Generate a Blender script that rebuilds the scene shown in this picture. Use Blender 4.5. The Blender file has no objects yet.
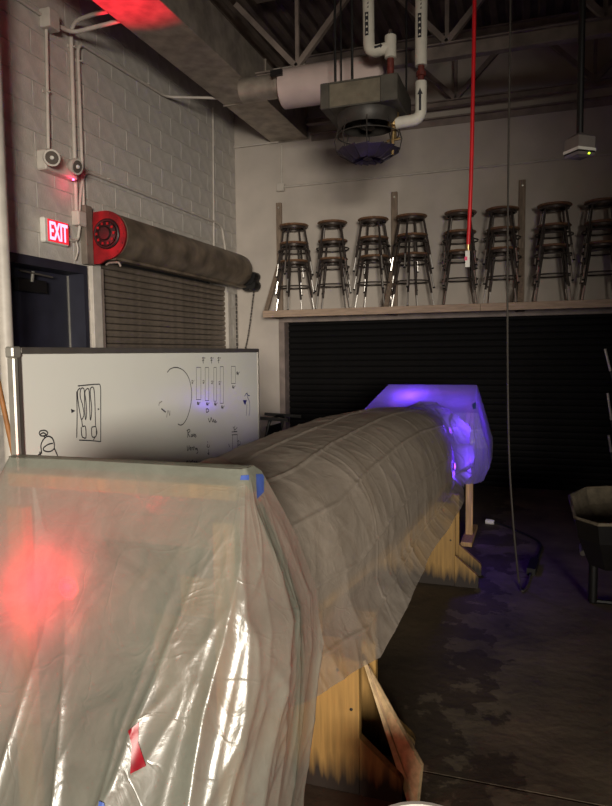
import bpy, bmesh, math, random
import numpy as np
from mathutils import Vector, Matrix, noise
from mathutils.bvhtree import BVHTree

random.seed(7)
SC = bpy.context.scene
COL = SC.collection
PI = math.pi

# ------------------------------------------------------------------ camera
W, H, FPX, EYE = 612, 806, 663.2, 1.6
YAW, PITCH, ROLL = [math.radians(a) for a in (18.98, -4.31, -0.665)]
_f = np.array([-math.sin(YAW)*math.cos(PITCH), math.cos(YAW)*math.cos(PITCH), math.sin(PITCH)])
_r = np.array([math.cos(YAW), math.sin(YAW), 0.0])
_u = np.cross(_r, _f)
CAMR = math.cos(ROLL)*_r + math.sin(ROLL)*_u
CAMU = -math.sin(ROLL)*_r + math.cos(ROLL)*_u
cd = bpy.data.cameras.new('camera')
cam = bpy.data.objects.new('camera', cd)
COL.objects.link(cam)
cd.sensor_fit = 'HORIZONTAL'
cd.sensor_width = 36.0
cd.lens = FPX / W * 36.0
cd.clip_start = 0.02
m = Matrix.Identity(4)
for i in range(3):
    m[i][0], m[i][1], m[i][2] = CAMR[i], CAMU[i], -_f[i]
m[2][3] = EYE
cam.matrix_world = m
SC.camera = cam

# ------------------------------------------------------------------ world, main light, exposure
wd = bpy.data.worlds.new('world')
SC.world = wd
wd.use_nodes = True
wd.node_tree.nodes['Background'].inputs[0].default_value = (0.30, 0.26, 0.23, 1)
wd.node_tree.nodes['Background'].inputs[1].default_value = 0.02
SC.view_settings.view_transform = 'Standard'
SC.view_settings.look = 'None'
SC.view_settings.gamma = 1.0
SC.view_settings.exposure = 0.0
SC.view_settings.use_curve_mapping = False


def area_light(name, loc, target, sx, sy, power, color, spread):
    l = bpy.data.lights.new(name, 'AREA')
    l.shape = 'RECTANGLE'
    l.size, l.size_y = sx, sy
    l.energy = power
    l.color = color
    l.spread = math.radians(spread)
    o = bpy.data.objects.new(name, l)
    COL.objects.link(o)
    o.location = loc
    o.rotation_euler = (Vector(target) - Vector(loc)).to_track_quat('-Z', 'Y').to_euler()
    return o


# light from the lit doorway behind and to the right of the viewer
area_light('doorway_light', (2.2, -5.4, 1.9), (-2.8, 4.5, 1.30), 1.8, 1.3, 80.0, (1.0, 0.92, 0.79), 43)


# ------------------------------------------------------------------ pixel helpers
def ray(x, y):
    return CAMR*((x-W/2)/FPX) - CAMU*((y-H/2)/FPX) + _f


def onz(x, y, z=0.0):
    d = ray(x, y); t = (z-EYE)/d[2]
    return Vector((d[0]*t, d[1]*t, z))


def ony(x, y, Y):
    d = ray(x, y); t = Y/d[1]
    return Vector((d[0]*t, Y, EYE+d[2]*t))


def onx(x, y, X):
    d = ray(x, y); t = X/d[0]
    return Vector((X, d[1]*t, EYE+d[2]*t))


# ------------------------------------------------------------------ materials
MATS = {}


def mat(name, col, rough=0.6, metal=0.0, var=0.12, scale=6.0, bump=0.0, bscale=40.0, emit=None, estr=0.0,
        stretch=None, spec=None, col2=None, coat=0.0, detail=5.0):
    if name in MATS:
        return MATS[name]
    M = bpy.data.materials.new(name)
    M.use_nodes = True
    nt = M.node_tree
    b = nt.nodes['Principled BSDF']
    tc = nt.nodes.new('ShaderNodeTexCoord')
    mp = nt.nodes.new('ShaderNodeMapping')
    nt.links.new(tc.outputs['Object'], mp.inputs[0])
    if stretch:
        mp.inputs['Scale'].default_value = stretch
    n = nt.nodes.new('ShaderNodeTexNoise')
    n.inputs['Scale'].default_value = scale
    n.inputs['Detail'].default_value = detail
    nt.links.new(mp.outputs[0], n.inputs[0])
    r = nt.nodes.new('ShaderNodeValToRGB')
    c2 = col2 if col2 else tuple(max(0, c*(1-2.2*var)) for c in col)
    c1 = tuple(min(1, c*(1+var)) for c in col)
    r.color_ramp.elements[0].position = 0.33
    r.color_ramp.elements[1].position = 0.68
    r.color_ramp.elements[0].color = (*c2, 1)
    r.color_ramp.elements[1].color = (*c1, 1)
    nt.links.new(n.outputs['Fac'], r.inputs[0])
    nt.links.new(r.outputs[0], b.inputs['Base Color'])
    b.inputs['Roughness'].default_value = rough
    b.inputs['Metallic'].default_value = metal
    if spec is not None:
        b.inputs['Specular IOR Level'].default_value = spec
    if coat:
        b.inputs['Coat Weight'].default_value = coat
    if bump:
        n2 = nt.nodes.new('ShaderNodeTexNoise')
        n2.inputs['Scale'].default_value = bscale
        n2.inputs['Detail'].default_value = 4
        nt.links.new(mp.outputs[0], n2.inputs[0])
        bp = nt.nodes.new('ShaderNodeBump')
        bp.inputs['Strength'].default_value = bump
        bp.inputs['Distance'].default_value = 0.02
        nt.links.new(n2.outputs['Fac'], bp.inputs['Height'])
        nt.links.new(bp.outputs[0], b.inputs['Normal'])
    if emit:
        b.inputs['Emission Color'].default_value = (*emit, 1)
        b.inputs['Emission Strength'].default_value = estr
    MATS[name] = M
    return M


def s2l(*c):
    return tuple(((v/255)/12.92 if v/255 < 0.04045 else ((v/255+0.055)/1.055)**2.4) for v in c)


M_BLOCK = mat('painted_block', s2l(192, 186, 178), 0.75, var=0.06, scale=9, bump=0.25, bscale=60)
M_MORTAR = mat('mortar', s2l(190, 183, 174), 0.9, var=0.08, scale=20)
M_WALL = mat('painted_wall', s2l(192, 182, 172), 0.8, var=0.05, scale=3, bump=0.06, bscale=80)
M_DECK = mat('roof_deck', s2l(104, 90, 82), 0.85, var=0.12, scale=4)
M_STEEL = mat('painted_steel', s2l(136, 122, 114), 0.6, var=0.12, scale=8)
M_DUCT = mat('galvanised_duct', s2l(170, 160, 148), 0.42, metal=0.45, var=0.16, scale=7)
M_DARKSTEEL = mat('dark_steel', s2l(70, 66, 62), 0.5, metal=0.3, var=0.15, scale=12)
M_BLACK = mat('black_paint', s2l(18, 16, 16), 0.5, var=0.15, scale=12)
M_BLACKRUB = mat('black_rubber', s2l(22, 21, 20), 0.7, var=0.15, scale=12)
M_CONDUIT = mat('painted_conduit', s2l(196, 188, 178), 0.5, var=0.06, scale=10)
M_NAVY = mat('navy_paint', s2l(40, 40, 52), 0.5, var=0.1, scale=6)
M_SLAT = mat('shutter_slat', s2l(126, 114, 102), 0.5, metal=0.3, var=0.14, scale=10)
M_BARREL = mat('barrel_hood', s2l(128, 114, 98), 0.5, metal=0.35, var=0.24, scale=5)
M_REDSPILL = mat('red_spill_paint', s2l(132, 14, 22), 0.5, var=0.25, scale=10)  # red light falling on the end plate, put into its base colour
M_DOORBLK = mat('black_door_slat', s2l(7, 5, 5), 0.7, var=0.2, scale=10, spec=0.2)
M_SHELF = mat('shelf_timber', s2l(172, 148, 128), 0.7, var=0.1, scale=8, stretch=(1, 8, 8))
M_UPRIGHT = mat('upright_timber', s2l(138, 120, 104), 0.75, var=0.14, scale=8, stretch=(8, 8, 1))
M_SEAT = mat('stool_seat_wood', s2l(124, 92, 68), 0.5, var=0.2, scale=6, stretch=(1, 9, 1))
M_STOOL = mat('stool_metal', s2l(78, 70, 66), 0.38, metal=0.5, var=0.12, scale=14)
M_CHROME = mat('chrome', s2l(215, 210, 205), 0.3, metal=1.0, var=0.04, scale=14)
M_WHITEPIPE = mat('pipe_insulation', s2l(226, 220, 206), 0.55, var=0.05, scale=10)
M_BROWNPIPE = mat('rusty_pipe', s2l(120, 52, 44), 0.6, var=0.2, scale=25)
M_BRASS = mat('brass', s2l(190, 160, 110), 0.35, metal=0.8, var=0.12, scale=20)
M_HEATER = mat('heater_casing', s2l(92, 88, 80), 0.5, metal=0.3, var=0.14, scale=8)
M_COIL = mat('heater_coil', s2l(122, 114, 98), 0.55, metal=0.3, var=0.1, scale=14)
M_VANE = mat('diffuser_vane', s2l(70, 62, 76), 0.5, metal=0.2, var=0.14, scale=10)
M_ROUND = mat('round_duct_wrap', s2l(206, 186, 180), 0.6, var=0.06, scale=4)
M_REDHOSE = mat('red_hose', s2l(206, 28, 36), 0.4, var=0.06, scale=14)
M_TAG = mat('white_tag', s2l(215, 210, 205), 0.5, var=0.05, scale=60)
M_PINK = mat('pink_tag', s2l(225, 60, 110), 0.5, var=0.05, scale=60)
M_WHITEPL = mat('white_plastic', s2l(224, 220, 212), 0.4, var=0.04, scale=10)
M_GREYPL = mat('grey_plastic', s2l(120, 112, 108), 0.5, var=0.08, scale=10)
M_BOARD = mat('whiteboard_enamel', s2l(214, 213, 206), 0.16, var=0.015, scale=2, spec=0.5)
M_ALU = mat('aluminium_frame', s2l(198, 194, 184), 0.32, metal=0.75, var=0.06, scale=12)
M_ALUDK = mat('aluminium_rail', s2l(112, 106, 100), 0.4, metal=0.6, var=0.06, scale=12)
M_INK = mat('marker_ink', s2l(42, 40, 46), 0.6, var=0.05, scale=50)
M_INKL = mat('faded_marker_ink', s2l(128, 124, 120), 0.6, var=0.05, scale=50)
M_BLUEINK = mat('blue_marker_ink', s2l(36, 34, 110), 0.6, var=0.05, scale=50)
M_PINE = mat('pine', s2l(184, 148, 92), 0.6, var=0.16, scale=9, stretch=(7, 7, 0.5))
M_PLY = mat('plywood', s2l(160, 132, 100), 0.6, var=0.1, scale=9, stretch=(5, 5, 0.8))
M_PLYEDGE = mat('plywood_edge', s2l(206, 176, 134), 0.7, var=0.12, scale=40)
M_BLUETAPE = mat('blue_tape', s2l(66, 88, 160), 0.55, var=0.08, scale=30)
M_REDTAPE = mat('red_tape', s2l(138, 14, 30), 0.35, var=0.15, scale=30)
M_CONC = mat('dry_concrete', s2l(104, 94, 78), 0.9, var=0.16, scale=14, bump=0.5, bscale=30)
M_HULL = mat('canoe_hull', s2l(126, 112, 96), 0.7, var=0.12, scale=5)
M_BROWNWOOD = mat('brown_handle', s2l(150, 98, 50), 0.6, var=0.12, scale=10)
M_REDGLOW = mat('exit_letter', (1.0, 0.1, 0.14), 0.5, var=0.0, emit=(1.0, 0.06, 0.10), estr=14.0)
M_REDLENS = mat('red_led', (0.9, 0.05, 0.05), 0.4, var=0.0, emit=(1.0, 0.03, 0.12), estr=30.0)
M_GREENLED = mat('green_led', (0.6, 0.9, 0.05), 0.4, var=0.0, emit=(0.55, 1.0, 0.02), estr=5.0)
M_EXITFACE = mat('exit_face', s2l(205, 60, 66), 0.5, var=0.03, emit=(1.0, 0.02, 0.05), estr=0.5)
M_PURPLELED = mat('purple_led', (0.5, 0.2, 0.9), 0.4, var=0.0, emit=(0.75, 0.10, 0.9), estr=2.5)
M_REDGLASS = mat('red_lens', (0.7, 0.03, 0.05), 0.4, var=0.0, emit=(1.0, 0.02, 0.05), estr=2.0)
M_LAMPGLASS = mat('lamp_lens', s2l(96, 88, 82), 0.15, var=0.03, scale=30)
M_GREYLINT = mat('grey_bracket', s2l(118, 108, 98), 0.6, var=0.12, scale=10)


def wet_wood(name, base, dark):
    """pine whose foot has soaked up water: a ragged dark stain with a wood grain"""
    M = mat(name, base, 0.6, var=0.11, scale=9, stretch=(8, 8, 0.45))
    nt = M.node_tree
    b = nt.nodes['Principled BSDF']
    ramp = [n for n in nt.nodes if n.type == 'VALTORGB'][0]
    geo = nt.nodes.new('ShaderNodeNewGeometry')
    sep = nt.nodes.new('ShaderNodeSeparateXYZ')
    nt.links.new(geo.outputs['Position'], sep.inputs[0])
    mp = nt.nodes.new('ShaderNodeMapping')
    mp.inputs['Scale'].default_value = (28, 28, 3)
    nt.links.new(geo.outputs['Position'], mp.inputs[0])
    n = nt.nodes.new('ShaderNodeTexNoise')
    n.inputs['Scale'].default_value = 1.5
    nt.links.new(mp.outputs[0], n.inputs[0])
    ma = nt.nodes.new('ShaderNodeMath'); ma.operation = 'MULTIPLY_ADD'
    nt.links.new(n.outputs['Fac'], ma.inputs[0])
    ma.inputs[1].default_value = -0.16
    nt.links.new(sep.outputs['Z'], ma.inputs[2])
    mr = nt.nodes.new('ShaderNodeMapRange')
    mr.inputs['From Min'].default_value = -0.03
    mr.inputs['From Max'].default_value = 0.06
    nt.links.new(ma.outputs[0], mr.inputs[0])
    mx = nt.nodes.new('ShaderNodeMixRGB')
    mx.inputs[1].default_value = (*dark, 1)
    nt.links.new(mr.outputs[0], mx.inputs[0])
    nt.links.new(ramp.outputs[0], mx.inputs[2])
    nt.links.new(mx.outputs[0], b.inputs['Base Color'])
    return M


M_WETPINE = wet_wood('wet_pine', s2l(150, 116, 62), s2l(34, 23, 15))


def floor_mat():
    M = bpy.data.materials.new('stained_concrete')
    M.use_nodes = True
    nt = M.node_tree
    b = nt.nodes['Principled BSDF']
    geo = nt.nodes.new('ShaderNodeNewGeometry')
    sep = nt.nodes.new('ShaderNodeSeparateXYZ')
    nt.links.new(geo.outputs['Position'], sep.inputs[0])
    n1 = nt.nodes.new('ShaderNodeTexNoise'); n1.inputs['Scale'].default_value = 2.2; n1.inputs['Detail'].default_value = 9
    n1.inputs['Roughness'].default_value = 0.62
    nt.links.new(geo.outputs['Position'], n1.inputs[0])
    r1 = nt.nodes.new('ShaderNodeValToRGB')
    r1.color_ramp.elements[0].position = 0.30; r1.color_ramp.elements[0].color = (*s2l(68, 59, 47), 1)
    r1.color_ramp.elements[1].position = 0.72; r1.color_ramp.elements[1].color = (*s2l(122, 108, 88), 1)
    nt.links.new(n1.outputs['Fac'], r1.inputs[0])
    # spilled water: a ragged puddle stain that spreads out from under the canoe
    n2 = nt.nodes.new('ShaderNodeTexNoise'); n2.inputs['Scale'].default_value = 3.4; n2.inputs['Detail'].default_value = 10; n2.inputs['Roughness'].default_value = 0.62
    nt.links.new(geo.outputs['Position'], n2.inputs[0])
    ma = nt.nodes.new('ShaderNodeMath'); ma.operation = 'MULTIPLY_ADD'
    nt.links.new(n2.outputs['Fac'], ma.inputs[0]); ma.inputs[1].default_value = 1.9
    nt.links.new(sep.outputs['X'], ma.inputs[2])
    mr = nt.nodes.new('ShaderNodeMapRange')
    mr.inputs['From Min'].default_value = 0.68; mr.inputs['From Max'].default_value = 0.73
    nt.links.new(ma.outputs[0], mr.inputs[0])
    mx = nt.nodes.new('ShaderNodeMixRGB'); mx.blend_type = 'MULTIPLY'
    mx.inputs[0].default_value = 1.0
    st = nt.nodes.new('ShaderNodeMixRGB')
    st.inputs[1].default_value = (0.42, 0.38, 0.33, 1); st.inputs[2].default_value = (1, 1, 1, 1)
    nt.links.new(mr.outputs[0], st.inputs[0])
    nt.links.new(r1.outputs[0], mx.inputs[1]); nt.links.new(st.outputs[0], mx.inputs[2])
    nt.links.new(mx.outputs[0], b.inputs['Base Color'])
    b.inputs['Roughness'].default_value = 0.75
    bp = nt.nodes.new('ShaderNodeBump'); bp.inputs['Strength'].default_value = 0.25; bp.inputs['Distance'].default_value = 0.02
    n3 = nt.nodes.new('ShaderNodeTexNoise'); n3.inputs['Scale'].default_value = 18; n3.inputs['Detail'].default_value = 6
    nt.links.new(geo.outputs['Position'], n3.inputs[0])
    nt.links.new(n3.outputs['Fac'], bp.inputs['Height']); nt.links.new(bp.outputs[0], b.inputs['Normal'])
    return M


M_FLOOR = floor_mat()


def plastic_mat(name, col, clear, rough, bump, gloss=0.12):
    """milky polythene sheet: scatters, lets light through, partly see-through, shiny"""
    M = bpy.data.materials.new(name)
    M.use_nodes = True
    nt = M.node_tree
    nt.nodes.remove(nt.nodes['Principled BSDF'])
    out = nt.nodes['Material Output']
    geo = nt.nodes.new('ShaderNodeNewGeometry')
    n1 = nt.nodes.new('ShaderNodeTexNoise'); n1.inputs['Scale'].default_value = 9; n1.inputs['Detail'].default_value = 6
    n1.inputs['Distortion'].default_value = 0.8
    nt.links.new(geo.outputs['Position'], n1.inputs[0])
    n2 = nt.nodes.new('ShaderNodeTexNoise'); n2.inputs['Scale'].default_value = 3.5; n2.inputs['Detail'].default_value = 3
    n2.inputs['Distortion'].default_value = 1.2
    nt.links.new(geo.outputs['Position'], n2.inputs[0])
    sb_ = nt.nodes.new('ShaderNodeMath'); sb_.operation = 'SUBTRACT'; sb_.inputs[1].default_value = 0.5
    ab = nt.nodes.new('ShaderNodeMath'); ab.operation = 'ABSOLUTE'
    nt.links.new(n2.outputs['Fac'], sb_.inputs[0]); nt.links.new(sb_.outputs[0], ab.inputs[0])
    mr = nt.nodes.new('ShaderNodeMapRange'); mr.inputs['From Max'].default_value = 0.02
    mr.inputs['To Min'].default_value = 0.25; mr.inputs['To Max'].default_value = 0.0
    nt.links.new(ab.outputs[0], mr.inputs[0])
    ad = nt.nodes.new('ShaderNodeMath'); ad.operation = 'MULTIPLY_ADD'; ad.inputs[1].default_value = 0.35
    nt.links.new(mr.outputs[0], ad.inputs[0]); nt.links.new(n1.outputs['Fac'], ad.inputs[2])
    bp = nt.nodes.new('ShaderNodeBump'); bp.inputs['Strength'].default_value = bump; bp.inputs['Distance'].default_value = 0.02
    nt.links.new(ad.outputs[0], bp.inputs['Height'])
    d = nt.nodes.new('ShaderNodeBsdfDiffuse'); d.inputs[0].default_value = (*col, 1)
    t = nt.nodes.new('ShaderNodeBsdfTranslucent'); t.inputs[0].default_value = (*col, 1)
    g = nt.nodes.new('ShaderNodeBsdfGlossy'); g.inputs['Roughness'].default_value = rough
    g.inputs[0].default_value = (1, 1, 1, 1)
    tr = nt.nodes.new('ShaderNodeBsdfTransparent'); tr.inputs[0].default_value = (0.97, 0.96, 0.93, 1)
    for s in (d, t, g):
        nt.links.new(bp.outputs[0], s.inputs['Normal'])
    m1 = nt.nodes.new('ShaderNodeMixShader'); m1.inputs[0].default_value = 0.5
    nt.links.new(d.outputs[0], m1.inputs[1]); nt.links.new(t.outputs[0], m1.inputs[2])
    m2 = nt.nodes.new('ShaderNodeMixShader')
    # cloudy: scuffed and smooth patches of the film are clearer or milkier
    n4 = nt.nodes.new('ShaderNodeTexNoise'); n4.inputs['Scale'].default_value = 5.5; n4.inputs['Detail'].default_value = 7
    n4.inputs['Roughness'].default_value = 0.65; n4.inputs['Distortion'].default_value = 0.6
    nt.links.new(geo.outputs['Position'], n4.inputs[0])
    mc = nt.nodes.new('ShaderNodeMapRange'); mc.inputs['From Min'].default_value = 0.32; mc.inputs['From Max'].default_value = 0.68
    mc.inputs['To Min'].default_value = clear*0.45; mc.inputs['To Max'].default_value = clear*1.5
    nt.links.new(n4.outputs['Fac'], mc.inputs[0]); nt.links.new(mc.outputs[0], m2.inputs[0])
    nt.links.new(m1.outputs[0], m2.inputs[1]); nt.links.new(tr.outputs[0], m2.inputs[2])
    m3 = nt.nodes.new('ShaderNodeMixShader'); m3.inputs[0].default_value = gloss
    nt.links.new(m2.outputs[0], m3.inputs[1]); nt.links.new(g.outputs[0], m3.inputs[2])
    nt.links.new(m3.outputs[0], out.inputs[0])
    return M


M_SHEET = plastic_mat('polythene_sheet', s2l(156, 158, 146), 0.26, 0.32, 0.30, 0.06)
M_SHEET3 = plastic_mat('polythene_sheet_doubled', s2l(152, 148, 150), 0.14, 0.34, 0.40, 0.05)
M_SHEET2 = plastic_mat('polythene_sheet_thin', s2l(188, 176, 164), 0.34, 0.32, 0.40, 0.07)


# ------------------------------------------------------------------ mesh helpers
class MB:
    def __init__(self):
        self.v, self.f = [], []

    def add(self, vs, fs):
        o = len(self.v)
        self.v += [tuple(v) for v in vs]
        self.f += [tuple(i+o for i in f) for f in fs]
        return self

    def box(self, lo, hi, bev=0.0):
        (x0, y0, z0), (x1, y1, z1) = lo, hi
        if bev <= 0:
            vs = [(x0, y0, z0), (x1, y0, z0), (x1, y1, z0), (x0, y1, z0), (x0, y0, z1), (x1, y0, z1), (x1, y1, z1), (x0, y1, z1)]
            return self.add(vs, [(0, 3, 2, 1), (4, 5, 6, 7), (0, 1, 5, 4), (1, 2, 6, 5), (2, 3, 7, 6), (3, 0, 4, 7)])
        bm = bmesh.new()
        bmesh.ops.create_cube(bm, size=1.0)
        for v in bm.verts:
            v.co = Vector(((x0+x1)/2+v.co.x*(x1-x0), (y0+y1)/2+v.co.y*(y1-y0), (z0+z1)/2+v.co.z*(z1-z0)))
        bmesh.ops.bevel(bm, geom=list(bm.edges), offset=bev, segments=1, affect='EDGES')
        bm.verts.index_update()
        self.add([v.co[:] for v in bm.verts], [[v.index for v in f.verts] for f in bm.faces])
        bm.free()
        return self

    def obox(self, p0, p1, w, t, up=(0, 0, 1)):
        """bar from p0 to p1 with width w (sideways) and thickness t"""
        p0, p1 = Vector(p0), Vector(p1)
        d = (p1-p0).normalized()
        a = d.cross(Vector(up))
        if a.length < 1e-4:
            a = d.cross(Vector((1, 0, 0)))
        a.normalize()
        b = a.cross(d).normalized()
        vs = []
        for p in (p0, p1):
            for i, j in ((-1, -1), (1, -1), (1, 1), (-1, 1)):
                vs.append(p + a*(i*w/2) + b*(j*t/2))
        return self.add(vs, [(0, 1, 2, 3), (7, 6, 5, 4), (0, 4, 5, 1), (1, 5, 6, 2), (2, 6, 7, 3), (3, 7, 4, 0)])

    def tube(self, path, r, n=8, closed=False, cap=True):
        P = [Vector(p) for p in path]
        rs = r if isinstance(r, (list, tuple)) else [r]*len(P)
        k = len(P)
        vs, fs = [], []
        prev = None
        for i, p in enumerate(P):
            if closed:
                d = P[(i+1) % k]-P[i-1]
            else:
                d = P[min(i+1, k-1)]-P[max(i-1, 0)]
            d.normalize()
            if prev is None:
                a = d.orthogonal().normalized()
            else:
                a = prev-d*prev.dot(d)
                a = a.normalized() if a.length > 1e-6 else d.orthogonal().normalized()
            prev = a
            b = d.cross(a)
            for j in range(n):
                t = 2*PI*j/n
                vs.append(p+(a*math.cos(t)+b*math.sin(t))*rs[i])
        for i in range(k if closed else k-1):
            i2 = (i+1) % k
            for j in range(n):
                j2 = (j+1) % n
                fs.append((i*n+j, i*n+j2, i2*n+j2, i2*n+j))
        if cap and not closed:
            fs.append(tuple(range(n-1, -1, -1)))
            fs.append(tuple((k-1)*n+j for j in range(n)))
        return self.add(vs, fs)

    def lathe(self, prof, n=24, c=(0, 0, 0), axis='z'):
        vs, fs = [], []
        k = len(prof)
        for r, h in prof:
            for j in range(n):
                t = 2*PI*j/n
                x, y, z = r*math.cos(t), r*math.sin(t), h
                if axis == 'y':
                    x, y, z = x, z, y
                elif axis == 'x':
                    x, y, z = z, x, y
                vs.append((c[0]+x, c[1]+y, c[2]+z))
        for i in range(k-1):
            for j in range(n):
                j2 = (j+1) % n
                f = (i*n+j, i*n+j2, (i+1)*n+j2, (i+1)*n+j)
                fs.append(f[::-1] if axis == 'y' else f)
        return self.add(vs, fs)

    def prism(self, poly, ext):
        """polygon (3D points) extruded by vector ext"""
        n = len(poly)
        e = Vector(ext)
        vs = [Vector(p) for p in poly] + [Vector(p)+e for p in poly]
        fs = [tuple(range(n-1, -1, -1)), tuple(range(n, 2*n))]
        fs += [(i, (i+1) % n, n+(i+1) % n, n+i) for i in range(n)]
        return self.add(vs, fs)

    def mesh(self, name, off=(0, 0, 0), smooth=False, fix=True):
        me = bpy.data.meshes.new(name)
        me.from_pydata([(x-off[0], y-off[1], z-off[2]) for x, y, z in self.v], [], self.f)
        if fix:
            bm = bmesh.new(); bm.from_mesh(me)
            bmesh.ops.recalc_face_normals(bm, faces=bm.faces)
            bm.to_mesh(me); bm.free()
        if smooth:
            me.shade_smooth()
            if smooth != 'all':
                me.set_sharp_from_angle(angle=math.radians(40))
        me.update()
        return me

    def build(self, name, m, parent=None, smooth=False, label=None, fix=True, centre=True):
        off = (0, 0, 0)
        if parent is not None:
            off = wloc(parent)
            o = bpy.data.objects.new(name, self.mesh(name, off, smooth, fix))
            o.parent = parent
        else:
            if centre:
                a = np.array(self.v)
                off = ((a[:, 0].min()+a[:, 0].max())/2, (a[:, 1].min()+a[:, 1].max())/2, a[:, 2].min())
            o = bpy.data.objects.new(name, self.mesh(name, off, smooth, fix))
            o.location = off
        o.data.materials.append(m)
        COL.objects.link(o)
        if label:
            o['label'] = label
        return o


def wloc(o):
    l = Vector(o.location)
    while o.parent:
        o = o.parent
        l += Vector(o.location)
    return l


def part(name, mesh, m, parent, loc):
    """one more object that shares mesh data"""
    o = bpy.data.objects.new(name, mesh)
    if m and not mesh.materials:
        mesh.materials.append(m)
    o.parent = parent
    o.location = Vector(loc)-wloc(parent)
    COL.objects.link(o)
    return o


def thing(name, loc, label, cat, group=None, rz=0.0):
    o = bpy.data.objects.new(name, None)
    o.empty_display_size = 0.1
    o.location = loc
    o.rotation_euler = (0, 0, rz)
    COL.objects.link(o)
    tag(o, label, cat, group)
    return o


def tag(o, label, cat, group=None):
    o['label'] = label
    o['category'] = cat
    if group:
        o['group'] = group
    return o


def struct(o, label=None):
    o['kind'] = 'structure'
    if label:
        o['label'] = label
    return o


def bend(pts, r=0.1, n=5):
    """round the corners of a polyline"""
    P = [Vector(p) for p in pts]
    out = [P[0]]
    for i in range(1, len(P)-1):
        a, b, c = P[i-1], P[i], P[i+1]
        d1, d2 = (a-b), (c-b)
        k = min(r, d1.length*0.45, d2.length*0.45)
        s, e = b+d1.normalized()*k, b+d2.normalized()*k
        for j in range(n+1):
            t = j/n
            out.append(s*(1-t)**2 + b*2*t*(1-t) + e*t*t)
    out.append(P[-1])
    return out


def arc_pts(P, per=6):
    """Catmull-Rom through the points"""
    P = [Vector(p) for p in P]
    Q = [P[0]*2-P[1]] + P + [P[-1]*2-P[-2]]
    out = []
    for i in range(1, len(Q)-2):
        p0, p1, p2, p3 = Q[i-1:i+3]
        for j in range(per):
            t = j/per
            out.append(0.5*((2*p1)+(p2-p0)*t+(2*p0-5*p1+4*p2-p3)*t*t+(3*p1-p0-3*p2+p3)*t**3))
    out.append(P[-1])
    return out


# ------------------------------------------------------------------ the room
XL, YB, ZDECK = -3.631, 7.885, 5.1
XR, YR = 4.6, -6.2

# floor: slabs on a sub-base, with a sawn joint between them
fl = MB().box((XL-0.3, YR, -0.2), (XR, YB+0.3, -0.012)).build('floor', M_FLOOR)
struct(fl, 'dark stained concrete workshop floor')
JY = 2.43
MB().box((XL-0.3, YR, -0.012), (XR, JY-0.006, 0.0)).build('slab', M_FLOOR, fl)
MB().box((XL-0.3, JY+0.006, -0.012), (XR, YB+0.3, 0.0)).build('slab', M_FLOOR, fl)

# left wall: painted concrete blocks, door and shutter openings
DY0, DY1, DZ = 3.83, 4.82, 2.36           # door frame outside
SY0, SY1, SZ = 5.03, 7.56, 2.50           # shutter opening
TH = 0.22
wl = MB()
xb = XL-0.004
wl.box((xb-TH, YR, 0), (xb, DY0, ZDECK))
wl.box((xb-TH, DY0, DZ), (xb, DY1, ZDECK))
wl.box((xb-TH, DY1, 0), (xb, SY0, ZDECK))
wl.box((xb-TH, SY0, SZ), (xb, SY1, ZDECK))
wl.box((xb-TH, SY1, 0), (xb, YB+0.2, ZDECK))
wall_l = struct(wl.build('wall_left', M_MORTAR), 'painted concrete block wall with door and shutter')
BL, BH, JT = 0.41, 0.19, 0.006
blockmeshes = {}


def block(y0, y1, z0, z1):
    key = (round(y1-y0, 3), round(z1-z0, 3))
    if key not in blockmeshes:
        a, b = key
        blockmeshes[key] = MB().box((-0.01, -a/2+JT/2, -b/2+JT/2), (0.003, a/2-JT/2, b/2-JT/2), 0.002).mesh('block')
    part('block', blockmeshes[key], M_BLOCK, wall_l, (XL, (y0+y1)/2, (z0+z1)/2))


nblk = 0
row = 0
z = 0.08
while z < 4.9:
    z1 = z+BH
    y = 3.02 + (BL/2 if row % 2 else 0)
    while y < YB-0.02:
        ya, yb_ = y, min(y+BL, YB)
        segs = [(ya, yb_)]
        if z < DZ-0.02:
            segs = [s for (a, b) in segs for s in ((a, min(b, DY0)), (max(a, DY1), b)) if s[1]-s[0] > 0.05]
        if z < SZ-0.02:
            segs = [s for (a, b) in segs for s in ((a, min(b, SY0)), (max(a, SY1), b)) if s[1]-s[0] > 0.05]
        for a, b in segs:
            if z > 1.5 and nblk < 300 and b > 3.4:
                zz0 = z if z > DZ or z1 < DZ or not (a < DY1 and b > DY0) else DZ
                block(a, b, z, z1); nblk += 1
        y += BL
    z += BH
    row += 1

# back wall with the opening of the big black rolling door
OX0, OX1, OZ = -3.035, 2.6, 1.985
wb = MB()
wb.box((XL-0.3, YB, 0), (OX0, YB+0.25, ZDECK))
wb.box((OX0, YB, OZ), (OX1, YB+0.25, ZDECK))
wb.box((OX1, YB, 0), (XR, YB+0.25, ZDECK))
wall_b = struct(wb.build('wall_back', M_WALL), 'smooth painted wall above the black rolling door')
wr = MB().box((XR, YR, 0), (XR+0.2, YB+0.25, ZDECK)).build('wall_right', M_WALL)
struct(wr, 'plain painted side wall opposite the block wall')
rw = MB()
rw.box((XL-0.3, YR-0.2, 0), (XR, YR, ZDECK))
struct(rw.build('wall_rear', M_WALL), 'plain painted rear wall')

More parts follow.
